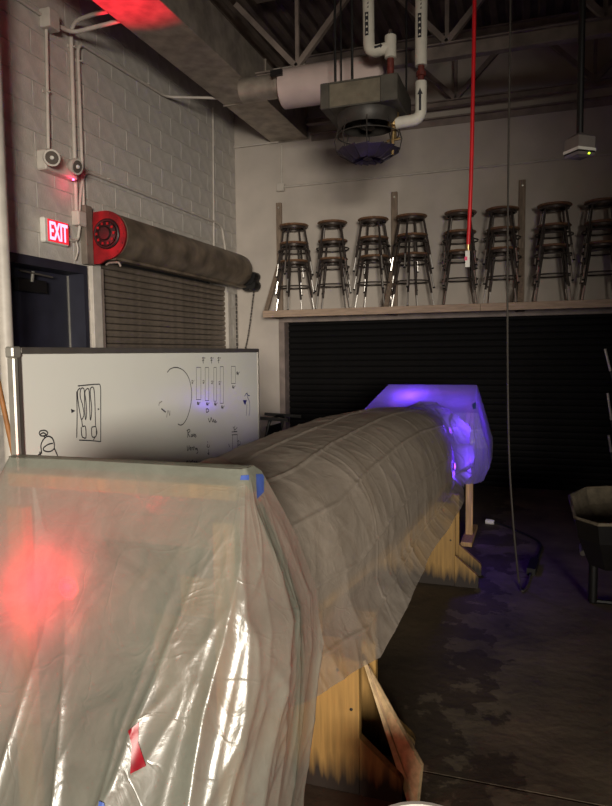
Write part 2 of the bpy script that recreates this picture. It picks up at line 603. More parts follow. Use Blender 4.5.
# corrugated roof deck
ck = MB()
xs = []
x = XL-0.2
pts = []
while x < XR:
    for dx, dz in ((0, 0), (0.06, 0), (0.08, 0.04), (0.14, 0.04), (0.16, 0)):
        pts.append((x+dx, dz))
    x += 0.16
vs = []
for px_, pz in pts:
    vs += [(px_, YR, ZDECK+pz), (px_, YB+0.2, ZDECK+pz)]
ck.add(vs, [(2*i, 2*i+2, 2*i+3, 2*i+1) for i in range(len(pts)-1)])
ck.box((XL-0.4, YR-0.2, ZDECK+0.05), (XR+0.2, YB+0.3, ZDECK+0.2))
struct(ck.build('ceiling', M_DECK, fix=False), 'dim corrugated metal roof deck')


# ------------------------------------------------------------------ roof trusses
def truss(Y, zb, chord, joints, label, X0=-2.6):
    t = thing('roof_truss', (0, Y, zb), label, 'truss', 'steel roof trusses under the deck')
    zt = ZDECK-0.10
    for s, nm in ((-1, 'bottom_chord'), (-2, 'top_chord')):
        b = MB()
        z0, z1 = (zb, zb+chord) if s == -1 else (zt, zt+0.09)
        # channel: flanges and web
        b.box((X0, Y-0.05, z1-0.012), (XR-0.02, Y+0.03, z1))
        b.box((X0, Y-0.05, z0), (XR-0.02, Y+0.03, z0+0.012))
        b.box((X0, Y-0.012, z0+0.012), (XR-0.02, Y, z1-0.012))
        b.build(nm, M_STEEL, t)
    for j in joints:
        if j < X0-0.1:
            continue
        zj = zb+chord
        for dx in (-0.62, 0.62):
            MB().obox((j, Y-0.02, zj), (j+dx, Y-0.02, zt), 0.05, 0.05).build('diagonal', M_STEEL, t)
        MB().obox((j, Y+0.01, zj), (j, Y+0.01, zt), 0.035, 0.035).build('web_post', M_STEEL, t)
    return t


truss(6.2, 4.185, 0.135, (-3.5, -2.18, -0.77, 0.52, 1.9, 3.2), 'steel roof truss with deep channel chord beyond the heater')
truss(7.72, 4.31, 0.07, (-3.3, -2.3, -0.86, 0.56, 2.0, 3.4), 'slim steel roof truss hard against the back wall')

# wall angle that carries the back truss
tag(MB().box((-2.6, YB-0.06, 4.24), (XR-0.02, YB-0.002, 4.255)).box((-2.6, YB-0.012, 4.17), (XR-0.02, YB-0.002, 4.24)).build('ledger_angle', M_STEEL),
    'long steel ledger angle along the top of the back wall', 'angle')

# ------------------------------------------------------------------ big rectangular duct
dct = thing('rectangular_duct', (-2.88, 5.0, 4.21), 'large sheet metal duct running along the block wall', 'duct')
DX0, DX1, DZ0, DZ1 = -3.12, -2.65, 4.21, 4.60
ys = [YR+0.05, -2.0, 0.0, 2.0, 4.0, 6.55, YB-0.005]
for a, b in zip(ys[:-1], ys[1:]):
    g = MB().box((DX0, a+0.003, DZ0), (DX1, b-0.003, DZ1), 0.004)
    sec = g.build('duct_section', M_DUCT, dct)
    MB().box((DX0-0.012, b-0.014, DZ0-0.012), (DX1+0.012, b-0.004, DZ1+0.012)).build('joint_flange', M_DUCT, dct)
# side branch box and round wrapped duct
MB().lathe([(0.0, 0.0), (0.11, 0.0), (0.11, 0.36), (0.13, 0.37), (0.13, 0.40), (0, 0.40)], 24, (DX1-0.02, 6.0, 4.10), 'x').build('branch_collar', M_DUCT, dct, True)
MB().box((DX1+0.36, 5.77, 4.10), (DX1+0.47, 5.80, 4.15)).build('damper_handle', M_BLACK, dct)
rd = MB()
rd.lathe([(0.0, 0.0), (0.155, 0.0), (0.17, 0.012), (0.172, 0.4), (0.172, 0.89), (0.16, 0.97), (0.12, 1.01), (0.0, 1.02)], 28, (-2.25, 5.97, 4.045), 'x')
rdo = rd.build('round_duct', M_ROUND, smooth=True)
tag(rdo, 'pale wrapped round duct branching off behind the heater', 'duct')

# ------------------------------------------------------------------ unit heater
hx0, hx1, hy0, hy1, hz0, hz1 = -1.64, -1.015, 5.2, 5.78, 3.535, 3.735
ht = thing('unit_heater', (-1.33, 5.49, 3.17), 'dark ceiling unit heater with fan and louvred cone', 'heater')
body = MB()
body.box((hx0, hy0, hz0), (hx0+0.075, hy1, hz1), 0.006).box((hx1-0.14, hy0, hz0), (hx1, hy1, hz1), 0.006)
body.box((hx0+0.075, hy0+0.006, hz1-0.012), (hx1-0.14, hy1-0.006, hz1)).box((hx0+0.075, hy0+0.006, hz0), (hx1-0.14, hy1-0.006, hz0+0.012))
body.build('casing', M_HEATER, ht)
MB().box((hx0+0.07, hy0+0.012, hz0+0.013), (hx1-0.135, hy1-0.012, hz1-0.013)).build('coil', M_COIL, ht)
hc = Vector((-1.315, 5.47, 0))
MB().lathe([(0.255, hz0), (0.255, hz0-0.05), (0.225, hz0-0.10), (0.215, hz0-0.10), (0.24, hz0-0.04), (0.24, hz0)], 32, hc, 'z').build('fan_ring', M_DARKSTEEL, ht, True)
MB().lathe([(0.0, hz0-0.02), (0.06, hz0-0.02), (0.06, hz0-0.10), (0.0, hz0-0.11)], 16, hc, 'z').build('fan_motor', M_BLACK, ht, True)
for k in range(4):
    a = k*PI/2+0.5
    u = Vector((math.cos(a), math.sin(a), 0)); v = Vector((-math.sin(a), math.cos(a), 0))
    zc = Vector((0, 0, hz0-0.065))
    bl = [hc+zc+u*0.06-v*0.03, hc+zc+u*0.20-v*0.09, hc+zc+u*0.21+v*0.08+Vector((0, 0, .05)), hc+zc+u*0.06+v*0.035+Vector((0, 0, .03))]
    MB().prism(bl, (0, 0, 0.004)).build('fan_blade', M_COIL if k % 2 else M_DARKSTEEL, ht)
# louvred cone: overlapping vanes
dz0 = 3.165
NV = 14
for k in range(NV):
    a0, a1 = 2*PI*k/NV, 2*PI*(k+1.12)/NV
    def dp(a, r, z_):
        return Vector((hc.x+r*math.cos(a), hc.y+r*math.sin(a), z_))
    v = [dp(a0, 0.03, dz0+0.03), dp(a0, 0.13, dz0), dp(a0, 0.255, dz0+0.075), dp(a1, 0.265, dz0+0.085), dp(a1, 0.135, dz0+0.014), dp(a1, 0.03, dz0+0.04)]
    MB().prism(v, (0, 0, 0.004)).build('diffuser_vane', M_VANE, ht)
MB().lathe([(0.0, dz0+0.02), (0.04, dz0+0.02), (0.05, dz0+0.05), (0.0, dz0+0.055)], 16, hc, 'z').build('diffuser_hub', M_VANE, ht, True)
for k in range(8):
    a = 2*PI*k/8+0.2
    MB().tube([dp(a, 0.235, hz0-0.06), dp(a, 0.275, hz0-0.2), dp(a, 0.255, dz0+0.08)], 0.005, 6).build('guard_wire', M_DARKSTEEL, ht)
MB().tube([dp(2*PI*j/28, 0.252, hz0-0.16) for j in range(28)], 0.005, 6, closed=True).build('guard_ring', M_DARKSTEEL, ht)
for px_ in (335, 352):
    p = ony(px_, 40, 5.35)
    MB().tube([(p.x, 5.35, hz1-0.01), (p.x, 5.35, ZDECK)], 0.011, 8).build('hanger_rod', M_BLACK, ht)
for yy in (5.72,):
    for xx in (hx0+0.03, hx1-0.03):
        MB().tube([(xx, yy, hz1-0.01), (xx, yy, ZDECK)], 0.008, 8).build('hanger_rod', M_BLACK, ht)


# ------------------------------------------------------------------ insulated pipes of the heater
def arrow(pipe_y, base, tip, w, parent, r):
    """flow arrow painted on a pipe, facing the room: short shaft and triangle"""
    b, t = Vector(base), Vector(tip)
    d = (t-b).normalized(); s = d.cross(Vector((0, 1, 0))).normalized()
    L = (t-b).length
    pl = [b-s*w*.45, b-s*w*.45+d*L*.72, b-s*w+d*L*.72, t, b+s*w+d*L*.72, b+s*w*.45+d*L*.72, b+s*w*.45]
    MB().prism([Vector((p.x, pipe_y-r-0.002, p.z)) for p in pl], (0, 0.012, 0)).build('flow_arrow', M_INK, parent)


PY = 5.46
pa0, pa1, pa2 = ony(366.5, 0, PY), ony(369, 52.5, PY), ony(390.5, 50, PY)
top = pa0+Vector((0, 0, ZDECK-pa0.z))
pA = thing('insulated_pipe', (pa1.x, PY, pa1.z), 'white insulated pipe elbowing down onto the heater top, right arrow', 'pipe', 'insulated heater pipes')
MB().tube(bend([(pa1.x-0.01, PY, ZDECK), pa1, (pa2.x, PY, pa1.z+0.012)], 0.07), 0.047, 16).build('insulation', M_WHITEPIPE, pA, True)
MB().lathe([(0, 0.085), (0.03, 0.083), (0.047, 0.07), (0.047, -0.10), (0.03, -0.105), (0, -0.105)], 18, (pa2.x, PY, pa1.z+0.03), 'z').build('tee_fitting', M_WHITEPIPE, pA, True)
MB().lathe([(0, 0.125), (0.012, 0.12), (0.016, 0.10), (0.016, 0.08)], 10, (pa2.x, PY, pa1.z+0.03), 'z').build('air_vent', M_CHROME, pA, True)
MB().tube([(pa2.x, PY, pa1.z-0.07), (pa2.x, PY, hz1-0.01)], 0.028, 12).build('pipe_nipple', M_BROWNPIPE, pA, True)
arrow(PY, (pa1.x+0.055, PY, pa1.z+0.012), (pa2.x-0.055, PY, pa1.z+0.020), 0.020, pA, 0.047)


def pipe_label(pipe, x, z0, z1, r, text_rows, nm):
    MB().prism([(x-0.016, PY-r-0.001, z0), (x+0.012, PY-r-0.001, z0), (x+0.012, PY-r-0.001, z1), (x-0.016, PY-r-0.001, z1)], (0, 0.02, 0)).build('label_band', M_INK, pipe)
    for k in range(text_rows):
        zz = z0+(k+0.5)*(z1-z0)/text_rows
        MB().prism([(x-0.011, PY-r-0.003, zz-0.008), (x+0.006, PY-r-0.003, zz-0.008), (x+0.006, PY-r-0.003, zz+0.004), (x-0.004, PY-r-0.003, zz+0.008)], (0, 0.004, 0)).build('label_letter', M_WHITEPIPE, pipe)
    for k in range(4):
        zz = z1+0.03+k*0.03
        MB().prism([(x+0.000, PY-r-0.0005, zz), (x+0.014, PY-r-0.0005, zz+0.002), (x+0.014, PY-r-0.0005, zz+0.018), (x+0.006, PY-r-0.0005, zz+0.014)], (0, 0.012, 0)).build('stencil_letter', M_GREYPL, pipe)


q = ony(355.5, 40, PY); q2 = ony(355.5, 17, PY)
pipe_label(pA, pa1.x-0.005, q.z, q2.z, 0.047, 4, 'a')

pb1, pb2, pb3 = ony(421, 66, PY), ony(420.5, 82, PY), ony(420.5, 120, PY)
pb4 = ony(396, 122, PY)
pB = thing('insulated_pipe', (pb1.x, PY, pb4.z), 'white insulated pipe rising from the heater valve, up arrow', 'pipe', 'insulated heater pipes')
MB().tube([(pb1.x+0.005, PY, ZDECK), (pb1.x, PY, pb1.z)], 0.048, 16).build('insulation', M_WHITEPIPE, pB, True)
MB().tube([(pb1.x, PY, pb1.z+0.02), (pb1.x, PY, pb2.z-0.02)], 0.026, 12).lathe([(0.026, -0.02), (0.04, -0.015), (0.04, 0.015), (0.026, 0.02)], 8, (pb1.x, PY, (pb1.z+pb2.z)/2), 'z').build('pipe_union', M_BROWNPIPE, pB, True)
MB().tube(bend([(pb1.x, PY, pb2.z), (pb1.x, PY, pb4.z), (pb4.x, PY, pb4.z-0.01)], 0.07), 0.046, 16).build('insulation', M_WHITEPIPE, pB, True)
arrow(PY, (pb1.x, PY, pb3.z+0.06), (pb1.x, PY, pb2.z-0.06), 0.020, pB, 0.046)
vx = pb4.x-0.02
MB().tube([(vx, PY, hz0+0.02), (vx, PY, pb4.z-0.13)], 0.024, 12).lathe([(0.024, -0.06), (0.045, -0.05), (0.05, 0), (0.045, 0.05), (0.024, 0.06)], 12, (vx, PY, pb4.z+0.02), 'z').build('valve_body', M_BRASS, pB, True)
MB().tube([(vx-0.05, PY-0.02, pb4.z-0.15), (vx+0.06, PY-0.02, pb4.z-0.14)], 0.012, 8).tube([(vx, PY-0.02, pb4.z-0.10), (vx-0.005, PY-0.02, pb4.z-0.26)], 0.013, 8).build('drain_cock', M_BRASS, pB, True)
q = ony(420, 40, PY); q2 = ony(420, 16, PY)
pipe_label(pB, pb1.x-0.002, q.z, q2.z, 0.048, 4, 'b')


# ------------------------------------------------------------------ conduits on the block wall
XC = XL+0.022


def conduit(pts, r, label, clips=(), rr=0.07):
    c = thing('conduit', pts[0], label, 'conduit')
    MB().tube(bend(pts, rr), r, 10).build('tube', M_CONDUIT, c, True)
    for p in clips:
        MB().box((XL+0.004, p.y-0.035, p.z-0.012), (XL+0.012, p.y+0.035, p.z+0.012)).tube([(XL+0.03, p.y-0.02, p.z), (XL+0.046, p.y, p.z), (XL+0.03, p.y+0.02, p.z)], 0.006, 6).build('strap', M_CONDUIT, c)
    return c


def wp(x, y):
    return onx(x, y, XC)


jb = wp(46.5, 21)
tag(MB().box((XL+0.002, jb.y-0.06, jb.z-0.07), (XL+0.10, jb.y+0.06, jb.z+0.07), 0.006).build('junction_box', M_CONDUIT), 'painted junction box high on the block wall', 'box')
conduit([Vector((XC, jb.y, jb.z-0.07)), wp(46.4, 30), wp(48.5, 149)], 0.013, 'thin painted conduit dropping from junction box to emergency light', (wp(47.3, 92),))
conduit([wp(15, -3), wp(40, 14)], 0.013, 'painted conduit entering the back of the high junction box')
# the two that swing out to the duct
a0 = wp(76.5, 214); a1 = wp(72.2, 24)
conduit([a0, Vector((XC, (a0.y+a1.y)/2, a1.z)), onx(92, 14.5, -3.36), onx(108, 11, DX0-0.004)], 0.017, 'thick painted conduit rising past emergency light and swinging out to the duct', (wp(72, 47),), 0.12)
conduit([Vector((XL+0.05, jb.y+0.06, jb.z)), onx(72, 33, -3.55), onx(121, 20.5, DX0-0.004)], 0.017, 'painted conduit from the junction box side crossing to the duct', (), 0.3)
b0 = wp(84, 216); b1 = wp(80.5, 44)
b2 = wp(166.3, 97.0)
conduit([b0, Vector((XC, (b0.y+b1.y)/2-0.02, b1.z)), b2, onx(217, 98, DX0-0.004)], 0.014, 'painted conduit running level along the upper blocks', (wp(79.5, 61.5), wp(147, 84)), 0.10)
c0 = wp(79, 214); c1 = wp(86, 171); c2 = wp(216, 222.5)
conduit([c0, Vector((XC, c0.y+0.03, c1.z-0.2)), Vector((XC, c0.y+0.09, c1.z)), c2, Vector((XC, c2.y+0.16, c2.z-0.02)), wp(226.5, 257)], 0.014, 'painted conduit running level above the rolling shutter', (wp(107, 179), wp(192, 213)), 0.09)
conduit([wp(213, 108), wp(214, 252)], 0.012, 'thin straight conduit dropping beside the room corner')
conduit([wp(90, 27), wp(30, -12)], 0.013, 'painted conduit slanting out of sight near the roof') if False else None
bx = wp(77.5, 219)
sb = thing('switch_box', (XL, bx.y, bx.z), 'painted electrical box beside the EXIT sign', 'box')
MB().box((XL+0.004, bx.y-0.055, bx.z-0.06), (XL+0.07, bx.y+0.055, bx.z+0.06), 0.006).build('housing', M_CONDUIT, sb)
MB().box((XL+0.07, bx.y-0.045, bx.z-0.05), (XL+0.076, bx.y+0.045, bx.z+0.05)).build('cover', M_CONDUIT, sb)
for k in range(3):
    MB().lathe([(0.0, 0.05), (0.012, 0.048), (0.012, 0.0)], 8, (XL+0.04, bx.y+0.055+0.0, bx.z-0.04+0.04*k), 'y').build('knockout_plug', M_CONDUIT, sb)
conduit([Vector((XL+0.04, bx.y-0.0, bx.z-0.06)), wp(78, 240), wp(72, 241), onx(68, 238, XL+0.03)], 0.012, 'short bent conduit from electrical box into the EXIT sign', (), 0.05)
conduit([wp(76, 240), wp(78.5, 250), wp(75.5, 260)], 0.007, 'loose thin cable hanging down to the door frame', (), 0.04)

# emergency light with two lamp heads
e0, e1 = onx(41, 151, XL+0.05), onx(72, 172, XL+0.05)
ez = e0.z-0.06
em = thing('emergency_light', (XL, e0.y, ez), 'twin-head emergency light on the block wall', 'emergency light')
MB().box((XL+0.002, e0.y+0.0, ez-0.075), (XL+0.09, e1.y+0.02, ez+0.075), 0.01).build('housing', M_CONDUIT, em)
hA, hB = onx(51.5, 158, XL+0.16), onx(76, 166.5, XL+0.17)
for hd, dr in ((hA, Vector((0.75, -0.62, -0.12))), (hB, Vector((0.9, -0.1, -0.25)))):
    d = dr.normalized()
    h = MB()
    h.tube([hd-d*0.07, hd-d*0.05, hd-d*0.01, hd+d*0.015], [0.02, 0.045, 0.062, 0.062], 18)
    ho = h.build('lamp_head', M_CONDUIT, em, True)
    l2 = MB().tube([hd+d*0.010, hd+d*0.018], [0.054, 0.046], 18).build('lens', M_LAMPGLASS, em, True)
    MB().tube([hd+d*0.012, hd+d*0.030], [0.018, 0.012], 10).build('bulb', M_WHITEPL, em, True)
    MB().tube([hd-d*0.06, Vector((XL+0.08, hd.y-0.0, ez))], 0.014, 8).build('bracket', M_CONDUIT, em)
lp = onx(73, 171, XL+0.10)
MB().lathe([(0, 0), (0.008, 0.002), (0.008, 0.012), (0, 0.014)], 10, (lp.x, lp.y, ez-0.092), 'z').build('status_led', M_REDLENS, em, label='red status light')
pl = bpy.data.lights.new('status_led_light', 'POINT'); pl.energy = 0.35; pl.color = (1, 0.02, 0.12); pl.shadow_soft_size = 0.01
plo = bpy.data.objects.new('status_led_light', pl); COL.objects.link(plo); plo.location = (lp.x+0.02, lp.y, ez-0.12)

# ------------------------------------------------------------------ EXIT sign
s0, s1 = onx(42, 219, XL+0.03), onx(69.5, 246, XL+0.03)
ex0, ex1 = s0.y, s1.y-0.03
exz = (onx(56, 231.5, XL+0.055)).z
es = thing('exit_sign', (XL, (ex0+ex1)/2, exz), 'lit red EXIT sign above the dark door', 'sign')
MB().box((XL+0.003, ex0, exz-0.095), (XL+0.05, ex1, exz+0.095), 0.008).build('housing', M_WHITEPL, es)
fy0 = ex0+0.035
MB().box((XL+0.05, fy0, exz-0.085), (XL+0.055, ex1-0.008, exz+0.085)).build('face', M_EXITFACE, es)
fc = bpy.data.curves.new('exit_text', 'FONT'); fc.body = 'EXIT'; fc.size = 0.2; fc.extrude = 0.002; fc.offset = 0.003
fo = bpy.data.objects.new('exit_text', fc); COL.objects.link(fo)
dg = bpy.context.evaluated_depsgraph_get()
tm = bpy.data.meshes.new_from_object(fo.evaluated_get(dg))
bpy.data.objects.remove(fo)
vv = np.array([v.co[:] for v in tm.vertices])
mn, mx_ = vv.min(0), vv.max(0)
ty0, ty1, tz0, tz1 = fy0+0.016, ex1-0.024, exz-0.070, exz+0.070
for v in tm.vertices:
    a = (v.co.x-mn[0])/(mx_[0]-mn[0]); b = (v.co.y-mn[1])/(mx_[1]-mn[1])
    v.co = Vector((XL+0.058+v.co.z, ty0+a*(ty1-ty0), tz0+b*(tz1-tz0))) - Vector(es.location)
tm.materials.clear(); tm.materials.append(M_REDGLOW); tm.name = 'letters'
lo = bpy.data.objects.new('letters', tm); lo.parent = es; COL.objects.link(lo); lo['label'] = 'glowing letters EXIT'


def added_spot(loc, target, energy, ang):
    l = bpy.data.lights.new('added_red_spot', 'SPOT'); l.energy = energy; l.color = (1.0, 0.0, 0.03); l.spot_size = math.radians(ang); l.spot_blend = 1.0
    l.shadow_soft_size = 0.02
    o = bpy.data.objects.new('added_red_spot', l); COL.objects.link(o); o.location = loc
    o.rotation_euler = (Vector(target)-Vector(loc)).to_track_quat('-Z', 'Y').to_euler()


# red spots added outside the sign housing to redden the duct and end plate
added_spot((XL+0.16, 4.42, exz+0.16), (-2.9, 4.40, 4.21), 420.0, 36)
added_spot((XL+0.12, ex1+0.02, exz), (-3.43, 4.85, 2.62), 2.5, 75)

# ------------------------------------------------------------------ dark door in the block wall
xd = XL-0.17
dr = thing('door_1', (xd, DY0, 0), 'dark navy steel door below the EXIT sign', 'door')
dr['kind'] = 'structure'
fr = MB()
fr.box((XL-0.2, DY0, 0), (XL+0.012, DY0+0.05, DZ)).box((XL-0.2, DY1-0.05, 0), (XL+0.012, DY1, DZ)).box((XL-0.2, DY0+0.05, DZ-0.07), (XL+0.012, DY1-0.05, DZ))
fr.build('door_frame', M_NAVY, dr)
MB().box((xd-0.02, DY0+0.055, 0.01), (xd+0.02, DY1-0.06, DZ-0.075), 0.003).build('door_leaf', M_NAVY, dr)
MB().box((xd+0.0, DY1-0.058, 0.01), (xd+0.028, DY1-0.051, DZ-0.08)).build('weather_strip', M_ALU, dr)
cl = onx(20, 280, xd+0.06); cl2 = onx(45, 285, xd+0.06)
MB().box((xd+0.02, cl.y-0.04, DZ-0.26), (xd+0.085, cl2.y, DZ-0.16), 0.006).build('closer_body', M_BLACK, dr)
MB().obox((xd+0.10, cl.y-0.05, DZ-0.11), (xd+0.10, cl2.y+0.04, DZ-0.125), 0.02, 0.012).build('closer_arm', M_ALUDK, dr)
MB().tube([(xd+0.085, cl.y+0.1, DZ-0.18), (xd+0.10, cl.y+0.1, DZ-0.10)], 0.012, 8).build('closer_pivot', M_ALU, dr)
MB().lathe([(0, 0.0), (0.03, 0.0), (0.03, 0.05), (0, 0.055)], 14, (xd+0.02, DY1-0.13, 1.0), 'x').build('door_handle', M_ALU, dr, True)

# ------------------------------------------------------------------ rolling shutter in the block wall
sh = thing('window_1', (XL, SY0, 0), 'grey rolling shutter with barrel and end plate tinted as if red-lit', 'shutter')
sh['kind'] = 'structure'
SP = 0.0605
n_sl = int(2.42/SP)
sm = MB()
prof = [(0.0, 0.0), (0.010, 0.006), (0.016, SP*0.5), (0.010, SP-0.010), (0.0, SP-0.004), (-0.012, SP-0.004), (-0.012, 0.0)]
sm.prism([(p[0], -(SY1-SY0)/2+0.005, p[1]) for p in prof], (0, SY1-SY0-0.03, 0))
slat_me = sm.mesh('slat')
for k in range(n_sl):
    part('slat', slat_me, M_SLAT, sh, (XL-0.02, (SY0+SY1)/2, 2.435-(k+1)*SP))
for ya, yb_, nm in ((SY0-0.17, SY0-0.05, 'guide_post'), (SY1-0.03, SY1+0.04, 'guide_post')):
    MB().box((XL-0.03, ya, 0), (XL+0.035, yb_, 2.37), 0.004).build(nm, M_CONDUIT, sh)
MB().box((XL-0.01, SY0-0.05, 0), (XL+0.03, SY0-0.005, 2.36), 0.003).build('guide_rail', M_STEEL, sh)
BXc, BZc, BR = -3.435, 2.615, 0.192
MB().lathe([(0, 0), (BR, 0.0), (BR, 2.52), (BR*0.97, 2.62), (BR*0.8, 2.68), (BR*0.4, 2.70), (0, 2.70)], 40, (BXc, 4.885, BZc), 'y').build('barrel_hood', M_BARREL, sh, True)
MB().box((BXc-0.02, 4.89, BZc-BR-0.012), (BXc+0.06, 7.6, BZc-BR+0.012)).build('hood_lip', M_BARREL, sh)
# D-shaped end plate, with red light spill painted into its colour
pp = []
for j in range(25):
    t = -PI/2+PI*j/24*1.0
    pp.append((BXc-0.02+0.205*math.cos(t)*1.0, 4.855, BZc+0.205*math.sin(t)))
pp += [(BXc-0.13, 4.855, BZc+0.20), (BXc-0.14, 4.855, BZc+0.12), (BXc-0.14, 4.855, BZc-0.235), (BXc-0.08, 4.855, BZc-0.235)]
MB().prism(pp, (0, 0.022, 0)).build('end_plate', M_REDSPILL, sh, label='round end plate with red light spill in its colour')
MB().tube([Vector((BXc+0.115*math.cos(2*PI*j/28), 4.852, BZc+0.01+0.115*math.sin(2*PI*j/28))) for j in range(28)], 0.014, 8, closed=True).build('bearing_ring', M_BLACK, sh, True)
MB().lathe([(0, -0.035), (0.05, -0.035), (0.06, -0.02), (0.10, -0.012), (0.10, 0.01)], 24, (BXc, 4.85, BZc+0.01), 'y').build('sprocket', M_BLACK, sh, True)
for k in range(10):
    a = 2*PI*k/10
    MB().box((BXc+0.085*math.cos(a)-0.010, 4.825, BZc+0.01+0.085*math.sin(a)-0.010), (BXc+0.085*math.cos(a)+0.010, 4.85, BZc+0.01+0.085*math.sin(a)+0.010)).build('bolt', M_REDSPILL, sh)
for k in range(7):
    a = -1.3+2.6*k/6
    MB().lathe([(0, -0.008), (0.008, -0.006), (0.008, 0)], 6, (BXc-0.02+0.185*math.cos(a), 4.855, BZc+0.185*math.sin(a)), 'y').build('rivet', M_REDSPILL, sh)
MB().tube(bend([(BXc-0.01, 4.845, BZc-0.25), (BXc+0.02, 4.84, BZc-0.235), (BXc+0.12, 4.84, BZc-0.235), (BXc+0.13, 4.85, BZc-0.27)], 0.02), 0.009, 8).build('chain_guide', M_STEEL, sh)
MB().box((XL-0.02, 4.76, 2.37), (XL+0.06, 4.85, 2.86), 0.004).build('bracket_plate', M_GREYLINT, sh)
# hoist brake and chain at the far end
bk = MB()
for k, (dx, dy, dz, r) in enumerate(((0.10, 0.03, -0.10, 0.085), (0.13, 0.05, -0.17, 0.07), (0.05, 0.06, -0.17, 0.07), (0.15, 0.02, -0.06, 0.05))):
    bk.lathe([(0, -0.09), (r*0.8, -0.09), (r, -0.06), (r, 0.05), (r*0.8, 0.08), (0, 0.08)], 14, (BXc+dx, 7.66+dy*0.4, BZc+dz), 'y')
bk.build('chain_hoist', M_BLACK, sh, True)
cp = arc_pts([(BXc+0.14, 7.66, BZc-0.2), (BXc+0.06, 7.66, 1.9), (BXc-0.02, 7.66, 1.55), (BXc-0.05, 7.66, 1.3)], 14)
ch = MB()
for i in range(len(cp)-1):
    a_, b_ = cp[i], cp[i+1]
    ch.obox(a_, a_+(b_-a_)*0.82, 0.018 if i % 2 else 0.008, 0.008 if i % 2 else 0.018)
ch.build('hand_chain', M_DARKSTEEL, sh)
cp = [Vector((XL+0.10, 7.63, 2.34-0.05*k)) for k in range(36)]
ch = MB()
for i in range(len(cp)-1):
    ch.obox(cp[i], cp[i]+(cp[i+1]-cp[i])*0.82, 0.018 if i % 2 else 0.008, 0.008 if i % 2 else 0.018)
ch.build('hand_chain', M_DARKSTEEL, sh)

# ------------------------------------------------------------------ vertical pipe at the far left and wooden handle
vp = onx(0, 200, -3.42)
vpo = thing('standpipe', (vp.x, vp.y, 0), 'tall pale standpipe in front of the dark door', 'pipe')
MB().tube([(vp.x, vp.y, 0), (vp.x, vp.y, ZDECK)], 0.045, 18).build('tube', M_CONDUIT, vpo, True)
MB().lathe([(0.045, 1.2), (0.058, 1.2), (0.058, 1.28), (0.045, 1.28)], 18, (vp.x, vp.y, 0), 'z').build('coupling', M_CONDUIT, vpo, True)
p0, p1 = ony(-4, 372, 3.0), ony(12, 452, 3.0)
d = (p1-p0)
p2 = p0+d*(p0.z/(p0.z-p1.z))
hn = thing('broom', (p2.x, p2.y, 0), 'brown wooden broom handle leaning beside the whiteboard', 'broom')
MB().tube([p0+(p0-p2).normalized()*0.05, p2+Vector((0, 0, 0.12))], 0.014, 10).build('handle', M_BROWNWOOD, hn, True)
MB().box((p2.x-0.14, p2.y-0.02, 0.08), (p2.x+0.14, p2.y+0.02, 0.13), 0.01).build('head', M_BROWNWOOD, hn)
MB().box((p2.x-0.135, p2.y-0.017, 0.0), (p2.x+0.135, p2.y+0.017, 0.08)).build('bristles', M_BLACKRUB, hn)

# ------------------------------------------------------------------ big black rolling door in the back wall
d2 = thing('door_2', ((OX0+OX1)/2, YB, 0), 'wide black rolling door below the stool shelf', 'door')
d2['kind'] = 'structure'
SP2 = 0.075
sm = MB()
prof = [(0.0, 0.0), (-0.012, 0.006), (-0.018, SP2*0.5), (-0.012, SP2-0.012), (0.0, SP2-0.005), (0.012, SP2-0.005), (0.012, 0.0)]
sm.prism([(-(OX1-OX0)/2+0.05, p[0], p[1]) for p in prof], (OX1-OX0-0.1, 0, 0))
sl2 = sm.mesh('slat')
k = 0
while k*SP2 < OZ+0.05:
    part('slat', sl2, M_DOORBLK, d2, ((OX0+OX1)/2, YB+0.14, k*SP2+0.005))
    k += 1
MB().box((OX0-0.02, YB-0.03, 0), (OX0+0.055, YB+0.2, OZ+0.0), 0.004).build('jamb', M_STEEL, d2)
MB().box((OX1-0.055, YB-0.03, 0), (OX1+0.02, YB+0.2, OZ+0.0), 0.004).build('jamb', M_STEEL, d2)
MB().box((OX0-0.02, YB-0.03, OZ), (OX1+0.02, YB+0.2, OZ+0.075), 0.004).build('lintel', M_STEEL, d2)
MB().box((OX0+0.05, YB+0.155, 0), (OX1-0.05, YB+0.19, OZ)).build('backing', M_DOORBLK, d2)

# back wall conduit and box
w1 = ony(281, 187.5, YB-0.02)
bb = thing('wall_box', (w1.x, YB, w1.z), 'small painted box where conduits meet on the back wall', 'box')
MB().box((w1.x-0.05, YB-0.05, w1.z-0.05), (w1.x+0.05, YB, w1.z+0.05), 0.006).build('housing', M_CONDUIT, bb)
MB().box((w1.x-0.042, YB-0.055, w1.z-0.042), (w1.x+0.042, YB-0.05, w1.z+0.042)).build('cover', M_CONDUIT, bb)
tag(MB().tube([(w1.x+0.05, YB-0.018, w1.z+0.005), (XR-0.02, YB-0.018, w1.z+0.02)], 0.014, 8).build('conduit', M_CONDUIT, smooth=True), 'long level conduit crossing the back wall above the stools', 'conduit')
tag(MB().tube([(w1.x+0.01, YB-0.018, w1.z+0.05), (w1.x+0.01, YB-0.018, 4.16)], 0.012, 8).build('conduit', M_CONDUIT, smooth=True), 'short upright conduit from the back wall box to the roof', 'conduit')
w2 = ony(232, 137, YB-0.03)
tag(MB().tube([(XL+0.006, YB-0.03, w2.z-0.13), (DX0+0.1, YB-0.03, w2.z-0.13)], 0.013, 8).build('conduit', M_CONDUIT, smooth=True), 'stub of conduit in the room corner below the duct', 'conduit')

